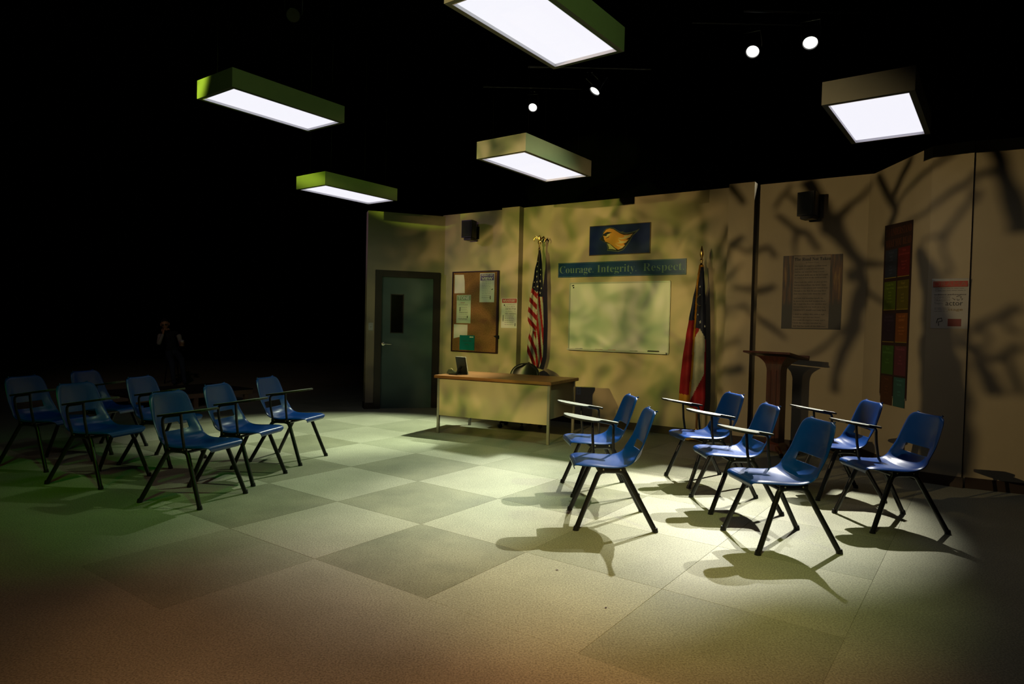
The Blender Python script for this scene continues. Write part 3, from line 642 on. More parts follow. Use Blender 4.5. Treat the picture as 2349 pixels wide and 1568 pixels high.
# left flag: stars and stripes with an eagle finial
fp = Vector((.367, 9.66, 0)); us = empty('flag_stand', mw=face_cam(fp)); tag(us, 'American flag with stars and stripes on a pole topped by a brass eagle', 'flag')
pole(us, 2.56)
mb = MB(); mb.lathe([(.016, 2.50), (.022, 2.515), (.012, 2.53), (.012, 2.585), (.024, 2.60), (.026, 2.625), (.014, 2.64)], n=14)
mb.tube([(0, 0, 2.63), (0, -.01, 2.68), (0, -.02, 2.71), (0, -.035, 2.715)], [.02, .024, .013, .004], 8)
for s_ in (-1, 1): mb.tube([(s_ * .01, 0, 2.66), (s_ * .06, .01, 2.70), (s_ * .085, .01, 2.66), (s_ * .07, .01, 2.63)], [.012, .014, .010, .003], 7, flat=.5)
mb.build('eagle_finial', BRASS, us, smooth=True)
# silhouettes in a 428x1568 drawing grid
UL = [(235, 228), (340, 212), (470, 185), (540, 178), (620, 165), (700, 155), (760, 140), (850, 130), (930, 122), (1010, 125), (1060, 145), (1110, 158), (1200, 136), (1300, 126), (1400, 124), (1450, 135), (1505, 155)]
UR = [(235, 245), (300, 257), (400, 268), (500, 274), (640, 282), (760, 284), (900, 292), (1080, 299), (1250, 301), (1400, 300), (1450, 288), (1545, 262)]
def us_cls(x, y, u):
    if y < 660 + (x - 165) * (.75 if x < 222 else 0) + (43 if x >= 222 else 0) + (45 if x > 232 else 0): return 2
    if x < 222 and y < 1130:      # left fold: stripes fall steeply to the right
        k = (y - 700 - (x - 140) * 1.05 + 10) / 60.0; return 0 if int(math.floor(k)) % 2 == 0 else 1
    if x < 222:
        k = (y - 1100 - (x - 125) * 2.2) / 85.0; return 1 if int(math.floor(k)) % 2 == 0 else 0
    k = (x - 222 - (y - 760) * .135 - 6) / 25.0; return (1 if int(math.floor(k)) % 2 == 0 else 0)
cl, gd = flagcloth(us, UL, UR, us_cls, [WHT, RED, NAV], depth=.035, folds=2.0, px0=232, ppm=760, zt=2.50, z0px=235, seed=1)
def stars(parent, spots, grid, ppm, px0, zt, z0, M, r=.017, name='star'):
    for x, y, k_ in spots:
        q = []
        for a in range(10):
            rr = (r if a % 2 == 0 else r * .42) * k_; an = math.pi / 2 + a * math.pi / 5; q.append(((x - px0) / ppm + rr * math.cos(an) * .8, zt - (y - z0) / ppm + rr * math.sin(an)))
        best = min((v for row in grid for v in row), key=lambda g_: (g_[0] - x) ** 2 + (g_[1] - y) ** 2)
        yy = best[2]
        mb = MB(); V = [mb.bm.verts.new((a_, yy, b_)) for a_, b_ in q]; mb._f(V); mb.build(name, M, parent)
gsafe = lambda g: [[(a, b_, 0) for a, b_, c_ in row] for row in g]
def cloth_y(folds, depth, seed, left, right, y0, nu, nv):
    return None
def mkgrid(left, right, depth, folds, seed, nu=40, nv=150):
    def itp(T, y):
        if y <= T[0][0]: return T[0][1]
        for a, b_ in zip(T, T[1:]):
            if y <= b_[0]: k = (y - a[0]) / (b_[0] - a[0]); k = k * k * (3 - 2 * k) * .5 + k * .5; return a[1] + (b_[1] - a[1]) * k
        return T[-1][1]
    y0 = max(left[0][0], right[0][0]); out = []
    for j in range(nv + 1):
        row = []
        for i in range(nu + 1):
            u = i / nu; ye = left[-1][0] * (1 - u) + right[-1][0] * u; y = y0 + (ye - y0) * j / nv; xl, xr = itp(left, y), itp(right, y)
            v = j / nv; fo = math.sin(u * math.pi * 2 * folds + 1.2 * math.sin(v * 3 + seed)) * depth * (.25 + .75 * v) * min(1, (xr - xl) / 30)
            row.append((xl + (xr - xl) * u, y, -.03 - abs(depth) * .6 - fo - .006))
        out.append(row)
    return out
G1 = mkgrid(UL, UR, .035, 2.0, 1)
stars(us, [(214, 415, .8), (250, 450, 1), (213, 470, 1.1), (250, 505, .8), (212, 528, 1.1), (248, 577, 1.4), (218, 585, 1.1), (182, 590, .9), (222, 637, 1.1), (182, 645, 1), (266, 655, 1.0), (222, 697, .8), (249, 706, 1.4), (216, 362, .7)], G1, 760, 232, 2.50, 235, WHT)
mb = MB(); mb.tube([(-.002, -.05, 2.50), (-.004, -.055, 2.2), (.004, -.06, 1.95)], .004, 6); mb.build('pole_sleeve', POLE, us)

# right flag: navy, red and white with gold fringe and spear finial
fp = Vector((2.36, 8.33, 0)); ga_ = empty('flag_stand', mw=face_cam(fp)); tag(ga_, 'navy, red and white state flag with gold fringe on a pole with a spear tip', 'flag')
pole(ga_, 2.30)
mb = MB(); mb.lathe([(.016, 2.20), (.026, 2.215), (.014, 2.23), (.014, 2.26), (.024, 2.275), (.012, 2.29), (.013, 2.31), (.026, 2.345), (.018, 2.40), (.004, 2.455)], n=14); mb.build('spear_finial', BRASS, ga_, smooth=True)
GL = [(218, 232), (300, 222), (370, 214), (500, 190), (660, 165), (800, 145), (1000, 122), (1150, 110), (1280, 104), (1335, 103)]
GR = [(218, 268), (300, 275), (400, 284), (560, 296), (700, 301), (1000, 310), (1200, 313), (1300, 315), (1420, 305)]
def fx(y):
    T = [(210, 240), (370, 224), (700, 213), (900, 206), (1100, 200), (1270, 188), (1400, 184)]
    for a, b_ in zip(T, T[1:]):
        if y <= b_[0]: return a[1] + (b_[1] - a[1]) * (y - a[0]) / (b_[0] - a[0])
    return 184
def ga_cls(x, y, u):
    f = fx(y)
    if y < 232: return 3
    if abs(x - f) < 7: return 3
    if x < f: return 3 if y > 1268 + (x - 103) * .1 else (2 if y < 665 + (x - 165) * .1 else 1)
    if y < 730 + max(0, (x - 250)) * 1.6 and not (y > 735 and x < 248): return 2
    if x > 292: return 2 if y < 820 else (0 if (y < 1100 and x < 297) else 1)
    if y > 1110 + (292 - x) * 2.15: return 1
    if x < 250 and y < 740 + (250 - x) * 2.0 and y > 700: return 1
    return 0
cl, gd = flagcloth(ga_, GL, GR, ga_cls, [WHT, RED, NAV, FRG], depth=.045, folds=1.6, px0=250, ppm=648, zt=2.21, z0px=218, seed=2)
G2 = mkgrid(GL, GR, .045, 1.6, 2)
stars(ga_, [(246, 393, 1.0), (234, 620, .9), (256, 680, 1.5), (289, 714, 1.2), (246, 460, .6)], G2, 648, 250, 2.21, 218, mat('star_grey', (.4, .4, .38), .7))
mb = MB(); mb.tube([((246 + 24 * math.cos(a) - 250) / 648, -.115, 2.21 - (508 + 42 * math.sin(a) - 218) / 648) for a in [R(70 + 20 * k) for k in range(11)]], .004, 5); mb.build('seal_ring', mat('dull_gold', (.16, .11, .03), .6), ga_)

# ------------------------------------------------------------------ hanging light boxes
BOXM = mat('grey_box_paint', (.50, .50, .40), .7, var=.05); LENS = mat('light_panel', (.9, .9, .95), .6, emit=((.93, .92, 1.0), .98)); INR = mat('inner_rim_white', (.80, .78, .85), .5)
AX = R(53.47); ax = Vector((math.cos(AX), math.sin(AX), 0)); bx = Vector((math.sin(AX), -math.cos(AX), 0))
L_, W_, H_ = 1.2192, .5889, .1676
def light_box():
    e = empty('ceiling_light')
    mb = MB(); t_ = .035
    mb.box((L_ / 2, W_ / 2, H_ - .005), (L_, W_, .01)); mb.box((L_ / 2, t_ / 2, H_ / 2 - .005), (L_, t_, H_ - .01)); mb.box((L_ / 2, W_ - t_ / 2, H_ / 2 - .005), (L_, t_, H_ - .01))
    mb.box((t_ / 2, W_ / 2, H_ / 2 - .005), (t_, W_ - 2 * t_, H_ - .01)); mb.box((L_ - t_ / 2, W_ / 2, H_ / 2 - .005), (t_, W_ - 2 * t_, H_ - .01)); mb.build('housing', BOXM, e)
    mb = MB(); mb.box((L_ / 2, W_ / 2, .022), (L_ - 2 * t_, W_ - 2 * t_, .004)); mb.build('light_panel', LENS, e)
    mb = MB()
    for c_, d_ in (((L_ / 2, t_ + .002, .009), (L_ - 2 * t_, .004, .022)), ((L_ / 2, W_ - t_ - .002, .009), (L_ - 2 * t_, .004, .022)), ((t_ + .002, W_ / 2, .009), (.004, W_ - 2 * t_ - .008, .022)), ((L_ - t_ - .002, W_ / 2, .009), (.004, W_ - 2 * t_ - .008, .022))): mb.box(c_, d_)
    mb.build('inner_rim', INR, e)
    for x, y in ((.15, .08), (L_ - .15, .08), (.15, W_ - .08), (L_ - .15, W_ - .08)):
        mb = MB(); mb.tube([(x, y, H_ - .002), (x, y, 8.0 - 3.0)], .0015, 5); mb.build('hanging_wire', BLACK, e)
    return e
BX = [(-2.9555, 6.1353, 3.4148, 'hanging light box with a bright green end, large, at the upper left'), (-2.8426, 8.6029, 3.0928, 'small far hanging light box above the left end of the door wall'),
      (-.3901, 6.5214, 3.0218, 'hanging light box in the middle, above the American flag'), (2.229, 4.8867, 3.0657, 'hanging light box at the right with brown branch shadows on its end'), (-.4602, 4.0483, 3.3352, 'nearest hanging light box, cut off by the top of the picture')]
lb = light_box()
for i, (x, y, z, lab) in enumerate(BX):
    o = lb if i == 0 else copy_tree(lb)
    M = Matrix((ax, -bx, Vector((0, 0, 1)))).transposed().to_4x4(); M = M @ Matrix.Translation((0, -W_, 0)); M2 = M.copy(); M2.translation = Vector((x, y, z)) + bx * W_
    o.matrix_world = M2; tag(o, lab, 'light fixture', 'hanging light boxes')

# ------------------------------------------------------------------ stage lamps on pipes
LAMPG = mat('lamp_glow', (1, 1, 1), .5, emit=((1.0, .99, .94), 1.6)); CAN = mat('lamp_black', (.016, .02, .022), .3); LIVER = mat('lens_rim', (.05, .07, .07), .2, metal=.6)
def stage_lamp(lit=True):
    e = empty('stage_lamp')
    mb = MB(); mb.lathe([(.05, -.34), (.075, -.32), (.085, -.22), (.085, -.08), (.098, -.06), (.102, .02), (.098, .025), (.092, .0), (.088, -.04)], n=22, axis=(0, 0, -1)); mb.build('lamp_body', CAN, e, smooth=True)
    mb = MB(); mb.lathe([(.091, .0), (.091, .006)], n=24, axis=(0, 0, -1)); mb.build('lens', LAMPG if lit else mat('unlit_lens', (.12, .12, .11), .2), e)
    mb = MB(); mb.tube([(-.11, 0, .10), (-.12, .06, .12), (-.12, .24, .12), (.12, .24, .12), (.12, .06, .12), (.11, 0, .10)], .008, 6, flat=1); mb.build('yoke', CAN, e)
    return e
proto = stage_lamp(); lamps = []
lab = {'a': 'lit stage lamp hanging at the upper right, left one of that pair', 'b': 'lit stage lamp hanging at the upper right, right one of that pair', 'c': 'small lit stage lamp below the nearest light box, tilted to the right', 'd': 'small lit stage lamp left of the tilted one, above the middle light box'}
short = {'a': 'left lamp of the upper right pair', 'b': 'right lamp of the upper right pair', 'c': 'tilted lamp below the nearest light box', 'd': 'lamp above the middle light box'}
PIPE = mat('pipe_black', (.02, .02, .02), .4)
for k, p, t in LAMPS:
    # lens faces part way between where the beam goes and straight ahead
    o = proto if k == 'a' else copy_tree(proto)
    q = (Vector(t) - Vector(p)).to_track_quat('-Z', 'Y'); M = q.to_matrix().to_4x4(); M.translation = Vector(p)
    if k in 'cd': M = M @ Matrix.Scale(.82, 4)
    o.matrix_world = M; tag(o, lab[k], 'stage lamp', 'stage lamps above the back wall')
    yk = M @ Vector((0, .24, .12)); g = empty('pipe_clamp', loc=yk); tag(g, 'steel clamp holding the ' + short[k], 'clamp', 'pipe clamps')
    mb = MB(); mb.box((0, 0, .05), (.05, .05, .10), bev=.006); mb.build('clamp_block', mat('clamp_steel', (.10, .11, .11), .25, metal=.8), g); mb = MB(); mb.tube([(.05, 0, .03), (.05, 0, .08)], .008, 6); mb.tube([(-.03, 0, .05), (.055, 0, .05)], .006, 6); mb.build('clamp_bolt', mat('clamp_steel', (.10, .11, .11), .25, metal=.8), g)
    lamps.append(yk)
    d_ = empty('lighting_pipe', loc=(yk.x, yk.y, yk.z + .12)); tag(d_, 'black overhead pipe carrying the ' + short[k], 'pipe', 'overhead lighting pipes')
    mb = MB(); mb.tube([(-.9, 0, 0), (.9, 0, 0)], .024, 10); mb.build('pipe_tube', PIPE, d_, smooth=True)
    mb = MB(); mb.tube([(-.8, 0, 0), (-.8, 0, 8 - yk.z - .12)], .006, 6); mb.tube([(.8, 0, 0), (.8, 0, 8 - yk.z - .12)], .006, 6); mb.build('drop_rod', PIPE, d_)
ul = stage_lamp(False); tag(ul, 'unlit dark stage lamp barely visible at the upper left', 'stage lamp'); p = Vector((-3.2, 9.44, 1.4 + 9.44 * .456)); M = (Vector((-.5, 0, 0)) - p).to_track_quat('-Z', 'Y').to_matrix().to_4x4(); M.translation = p; ul.matrix_world = M

# ------------------------------------------------------------------ tree pattern plate in front of the front-left lamp
BR = [[(0.1251,0.1727,0.0101),(0.1285,0.1613,0.0113),(0.1318,0.15,0.0125),(0.1339,0.139,0.0128),(0.136,0.1282,0.0132),(0.1383,0.1166,0.0139),(0.1405,0.1052,0.0147),(0.1425,0.0938,0.0146),(0.1445,0.0826,0.0146)],[(0.1319,0.1415,0.0066),(0.1261,0.14,0.0065),(0.1203,0.1385,0.0063),(0.1156,0.1359,0.006),(0.1151,0.1315,0.0056),(0.1084,0.1275,0.0053),(0.1016,0.1235,0.005),(0.096,0.1185,0.0048),(0.0903,0.1134,0.0047),(0.0842,0.1084,0.0045),(0.0733,0.1052,0.0044),(0.0583,0.1036,0.0041),(0.0428,0.102,0.0038)],[(0.1071,0.171,0.0068),(0.1041,0.1659,0.0063),(0.101,0.1608,0.0058),(0.096,0.1571,0.0054),(0.0909,0.1534,0.0051),(0.0824,0.1481,0.0051),(0.0689,0.1448,0.0051),(0.0578,0.1402,0.0048),(0.0464,0.1355,0.0045),(0.0387,0.1297,0.0042),(0.031,0.1238,0.0038)],[(0.1163,0.1234,0.0066),(0.1177,0.1162,0.0061),(0.1141,0.1111,0.0056),(0.11,0.1051,0.0053),(0.1058,0.0992,0.0049),(0.1021,0.0931,0.0049),(0.0985,0.0869,0.0049),(0.0967,0.0815,0.0046),(0.0949,0.0759,0.0043),(0.0953,0.0695,0.0041),(0.0957,0.0631,0.0039),(0.0983,0.0567,0.0044),(0.101,0.0503,0.0049),(0.1004,0.0452,0.0037),(0.0999,0.0401,0.0026)],[(0.0985,0.0845,0.0043),(0.0935,0.0824,0.0038),(0.0884,0.0803,0.0033),(0.0807,0.0793,0.0028),(0.0696,0.0795,0.0023)],[(0.0877,0.0564,0.0036),(0.0889,0.0521,0.0033),(0.0915,0.0472,0.0029),(0.096,0.0448,0.0026),(0.1005,0.0424,0.0023)],[(-0.0786,0.172,0.0179),(-0.0734,0.1625,0.0164),(-0.0683,0.1531,0.0149),(-0.065,0.144,0.0176),(-0.0617,0.135,0.0202),(-0.0554,0.1249,0.0219),(-0.0493,0.115,0.0236),(-0.045,0.1072,0.0198),(-0.0407,0.0995,0.0162),(-0.0348,0.091,0.0143),(-0.0291,0.0825,0.0124),(-0.0235,0.0774,0.0106),(-0.018,0.0724,0.0088),(-0.003,0.0696,0.007),(0.0136,0.0663,0.0052),(0.0295,0.0652,0.0043),(0.0448,0.0641,0.0034)],[(-0.0107,0.1594,0.0047),(-0.0177,0.1536,0.0051),(-0.022,0.1467,0.0054),(-0.0273,0.1425,0.0058),(-0.0326,0.1384,0.0062),(-0.0379,0.1322,0.0085),(-0.0432,0.126,0.0109),(-0.0463,0.1215,0.0118),(-0.0494,0.1169,0.0127)],[(-0.1095,0.1326,0.0045),(-0.1037,0.1277,0.0055),(-0.0979,0.1227,0.0064),(-0.0932,0.118,0.0065),(-0.0885,0.1132,0.0067),(-0.0822,0.1109,0.007),(-0.076,0.1087,0.0074),(-0.0723,0.1036,0.007),(-0.0687,0.0987,0.0066),(-0.065,0.0927,0.0056),(-0.0614,0.0869,0.0047)],[(-0.0849,0.113,0.0067),(-0.0863,0.1042,0.0057),(-0.0877,0.0954,0.0048),(-0.0865,0.0874,0.0037),(-0.0852,0.0795,0.0026)],[(-0.0994,0.1562,0.0042),(-0.0938,0.1516,0.0045),(-0.0882,0.1471,0.0049),(-0.0853,0.1428,0.0043),(-0.0825,0.1386,0.0037)],[(-0.0927,0.1676,0.0049),(-0.0987,0.1602,0.0047),(-0.1048,0.1526,0.0046),(-0.1082,0.1458,0.0042),(-0.1117,0.1389,0.0038)],[(-0.1612,0.1753,0.0099),(-0.1545,0.1659,0.0095),(-0.1478,0.1567,0.009),(-0.1435,0.151,0.0074),(-0.1391,0.1453,0.0058)],[(-0.0291,0.0825,0.0107),(-0.0249,0.0733,0.0106),(-0.0208,0.0642,0.0106),(-0.019,0.0561,0.0131),(-0.0172,0.048,0.0157),(-0.0199,0.0389,0.0175),(-0.0226,0.0298,0.0192),(-0.0238,0.0207,0.0183),(-0.025,0.0116,0.0174),(-0.0263,0.0025,0.0157),(-0.0275,-0.0066,0.0139),(-0.031,-0.016,0.0122),(-0.0345,-0.0254,0.0105),(-0.0372,-0.0366,0.0096),(-0.04,-0.0478,0.0087),(-0.0403,-0.0587,0.0087),(-0.0407,-0.0696,0.0087)],[(-0.0155,0.0427,0.007),(-0.0046,0.0366,0.0061),(0.0058,0.0307,0.0051),(0.0188,0.0238,0.0051),(0.0315,0.017,0.0051)],[(-0.0355,0.0018,0.0053),(-0.0415,-0.007,0.0053),(-0.0476,-0.0158,0.0053),(-0.0554,-0.0231,0.0053),(-0.0634,-0.0306,0.0053),(-0.0708,-0.0343,0.0048),(-0.0784,-0.038,0.0043)],[(-0.0344,0.0586,0.0159),(-0.0275,0.0596,0.0132),(-0.0206,0.0606,0.0105)],[(-0.1498,0.0404,0.0038),(-0.1367,0.0397,0.0075),(-0.124,0.0391,0.0112),(-0.1146,0.0425,0.0093),(-0.1054,0.0457,0.0074)],[(-0.1544,0.0129,0.003),(-0.1444,0.0156,0.004),(-0.1346,0.0182,0.0049),(-0.1274,0.0115,0.0056),(-0.1203,0.0049,0.0063),(-0.1125,-0.0005,0.0062),(-0.1048,-0.0059,0.0062),(-0.0982,-0.0112,0.0049),(-0.0916,-0.0164,0.0036)],[(-0.1507,0.0952,0.0038),(-0.1423,0.0897,0.0048),(-0.134,0.0843,0.0057),(-0.1255,0.0893,0.0066),(-0.1171,0.0942,0.0075),(-0.112,0.087,0.0065),(-0.107,0.0798,0.0056)],[(-0.0023,0.1662,0.0108),(0.0071,0.1528,0.0116),(0.0163,0.1397,0.0123),(0.0239,0.129,0.0113),(0.0313,0.1185,0.0104),(0.025,0.1095,0.0095),(0.0186,0.1003,0.0087),(0.0149,0.0923,0.0087),(0.0111,0.0843,0.0087)],[(0.055,0.1692,0.0087),(0.0476,0.1619,0.0087),(0.0401,0.1545,0.0087),(0.0326,0.1443,0.0096),(0.025,0.134,0.0105)],[(0.0674,0.0733,0.01),(0.0728,0.064,0.0141),(0.0781,0.0549,0.0181),(0.0824,0.042,0.0205),(0.0866,0.0292,0.0228),(0.0871,0.0171,0.0252),(0.0877,0.0051,0.0275),(0.093,-0.0074,0.0298),(0.0914,-0.0177,0.0322),(0.0936,-0.0293,0.0337),(0.0956,-0.0407,0.0353),(0.0969,-0.0561,0.036),(0.0981,-0.0713,0.0367),(0.0983,-0.0866,0.0367),(0.0986,-0.1018,0.0367),(0.0986,-0.1215,0.0367),(0.0987,-0.1411,0.0368)],[(0.1449,0.0179,0.007),(0.1397,0.0137,0.0067),(0.1344,0.0095,0.0064),(0.1291,0.0052,0.0064),(0.1236,0.0008,0.0064),(0.1186,-0.002,0.0056),(0.1182,-0.0064,0.0048),(0.1135,-0.0098,0.0072),(0.1087,-0.0132,0.0096)],[(0.1088,-0.0148,0.0096),(0.1137,-0.0205,0.0096),(0.1185,-0.0261,0.0095),(0.1188,-0.0283,0.0084),(0.1239,-0.032,0.0073),(0.1289,-0.0304,0.0071),(0.1337,-0.0289,0.007),(0.1395,-0.0221,0.0074),(0.1451,-0.0155,0.0079)],[(0.1216,-0.0009,0.0048),(0.1237,-0.0074,0.0043),(0.1257,-0.0138,0.0038),(0.1238,-0.0208,0.0038),(0.1219,-0.0278,0.0038)],[(0.1354,0.0081,0.0041),(0.1369,0.0024,0.004),(0.1384,-0.0033,0.0038),(0.1417,-0.005,0.004),(0.145,-0.0068,0.0041)],[(0.1179,-0.033,0.0095),(0.122,-0.0398,0.0103),(0.126,-0.0464,0.0111),(0.1291,-0.0546,0.0127),(0.1321,-0.0628,0.0142)],[(0.1376,-0.0282,0.0047),(0.1396,-0.0359,0.0055),(0.1415,-0.0435,0.0063),(0.1434,-0.0517,0.0063),(0.1454,-0.0599,0.0063)],[(-0.1658,0.0293,0.0115),(-0.162,0.0188,0.0105),(-0.1583,0.0085,0.0095),(-0.1619,-0.0022,0.0086),(-0.1655,-0.0131,0.0076)],[(-0.1668,-0.0636,0.0114),(-0.1564,-0.0632,0.0122),(-0.1463,-0.0628,0.0131),(-0.1384,-0.0597,0.0111),(-0.1307,-0.0566,0.0092)]]
ff = (T1T - T1).normalized(); rr_ = ff.cross(Vector((0, 0, 1))).normalized(); uu = rr_.cross(ff)
GPM = Matrix((rr_, uu, -ff)).transposed().to_4x4(); GPM.translation = T1 + ff
gp = empty('pattern_plate', mw=GPM); tag(gp, 'black cut-out tree pattern plate in a square frame, outside the picture', 'pattern plate')
mb = MB(); random.seed(3)
for Lb in BR:
    pts = []
    n = len(Lb)
    for i, (x, y, wd) in enumerate(Lb):
        a = Lb[max(0, i - 1)]; b_ = Lb[min(n - 1, i + 1)]; d_ = Vector((b_[0] - a[0], b_[1] - a[1])); d_.normalize(); nn = Vector((-d_.y, d_.x))
        wl_ = wd * random.uniform(.40, .62); wr_ = wd * random.uniform(.40, .62)
        pts.append((Vector((x, y)) + nn * wl_, Vector((x, y)) - nn * wr_))
    for i in range(n - 1):
        (a, b_), (c_, d_) = pts[i], pts[i + 1]
        V = [mb.bm.verts.new((p_.x, p_.y, 0)) for p_ in (a, b_, d_, c_)]; mb._f(V)
for k in range(26):
    x, y = random.uniform(-.30, -.165), random.uniform(-.10, .10); a = random.uniform(0, 6.28); wd = random.uniform(.004, .010); pv = None
    for q in range(random.randint(3, 6)):
        d_ = Vector((math.cos(a), math.sin(a))); nn = Vector((-d_.y, d_.x)) * wd * (1 - q * .12); p_ = Vector((x, y)); cur = (p_ + nn, p_ - nn)
        if pv: mb._f([mb.bm.verts.new((v_.x, v_.y, 0)) for v_ in (pv[0], pv[1], cur[1], cur[0])])
        pv = cur; x += d_.x * .016; y += d_.y * .016; a += random.uniform(-.6, .6)
o = mb.build('branch_pattern', BLACK, gp)
mb = MB()
for x in (-.42, .42): mb.box((x, .0, 0), (.02, .86, .01))
for y in (-.42, .42): mb.box((0, y, 0), (.86, .02, .01))
mb.build('plate_frame', BLACK, gp)

# ------------------------------------------------------------------ tablet-arm chairs
def interp(T, v):
    # Catmull-Rom through rows
    n = len(T) - 1; x = v * n; i = min(int(x), n - 1); f = x - i
    p0, p1, p2, p3 = T[max(i - 1, 0)], T[i], T[i + 1], T[min(i + 2, n)]
    return [0.5 * ((2 * b) + (-a + c) * f + (2 * a - 5 * b + 4 * c - d) * f * f + (-a + 3 * b - 3 * c + d) * f ** 3) for a, b, c, d in zip(p0, p1, p2, p3)]
PROF = [(.280, .402, .150, 0, .0), (.288, .415, .166, 0, 0), (.287, .433, .184, 0, 0), (.270, .447, .204, 0, 0), (.228, .454, .221, .0, 0), (.15, .449, .230, .004, 0), (.06, .438, .232, .010, 0), (-.03, .430, .231, .022, 0), (-.10, .431, .229, .044, 0), (-.155, .452, .226, .066, 0),
        (-.190, .492, .222, .074, 0), (-.208, .54, .219, .066, 0), (-.220, .59, .216, .052, 0), (-.231, .65, .212, .040, 0), (-.243, .71, .206, .030, 0), (-.254, .76, .197, .022, 0), (-.262, .790, .182, .016, 0), (-.269, .806, .160, .010, 0), (-.280, .812, .138, .006, 0), (-.291, .806, .128, .004, 0)]
def shell():
    mb = MB(); nv = 76; us_ = [-1, -.97, -.92, -.84, -.74, -.62, -.5, -.35, -.2, 0, .2, .35, .5, .62, .74, .84, .92, .97, 1]
    rows = []; meta = []
    for j in range(nv + 1):
        v = j / nv; x, z, w_, c_, _ = interp(PROF, v); x2, z2, *_ = interp(PROF, min(1, v + .01)); x1, z1, *_ = interp(PROF, max(0, v - .01))
        tx, tz = x2 - x1, z2 - z1; l = math.hypot(tx, tz); nx, nz = tz / l, -tx / l   # outward; sitter side is -(that)
        nx, nz = -nx, -nz
        if v < .3: pass
        sx_, sz_ = (-nx, -nz)
        # sitter-side normal: up for the seat, forward for the back
        if sz_ < 0 and v < .5: sx_, sz_ = -sx_, -sz_
        if sx_ < 0 and v >= .5: sx_, sz_ = -sx_, -sz_
        row = []
        for u in us_:
            k = abs(u) ** 2.6 * c_; dip = -.010 * (1 - u * u) if .15 < v < .42 else 0
            rim = -.017 * max(0, (abs(u) - .84) / .16) ** 2 * min(1, max(0, v - .10) / .12)
            edge = .014 * (max(0, abs(u) - .7) / .3) ** 2
            row.append(mb.bm.verts.new((x + sx_ * (k + rim + dip), u * w_, z + sz_ * (k + rim + dip))))
        rows.append(row); meta.append((x, z))
    for j in range(nv):
        zc = (meta[j][1] + meta[j + 1][1]) / 2; back = meta[j][0] < -.15
        for i in range(len(us_) - 1):
            uc = (us_[i] + us_[i + 1]) / 2
            if back and .512 < zc < .578 and abs(uc) < .62: continue
            mb._f([rows[j][i], rows[j][i + 1], rows[j + 1][i + 1], rows[j + 1][i]])
    o = mb.build('seat_shell', BLUE, None, smooth=False)
    for p in o.data.polygons: p.use_smooth = True
    md = o.modifiers.new('s', 'SOLIDIFY'); md.thickness = .006; md.offset = 0
    md = o.modifiers.new('b', 'BEVEL'); md.width = .002; md.segments = 2; md.limit_method = 'ANGLE'; md.angle_limit = R(50)
    baked(o)
    for p in o.data.polygons: p.use_smooth = True
    return o
def arcpts(a, b, c, r=.04, n=5):
    a, b, c = Vector(a), Vector(b), Vector(c); d1 = (a - b).normalized(); d2 = (c - b).normalized(); p, q = b + d1 * r, b + d2 * r
    return [p * (1 - t) ** 2 + b * 2 * t * (1 - t) + q * t * t for t in [k / n for k in range(n + 1)]]
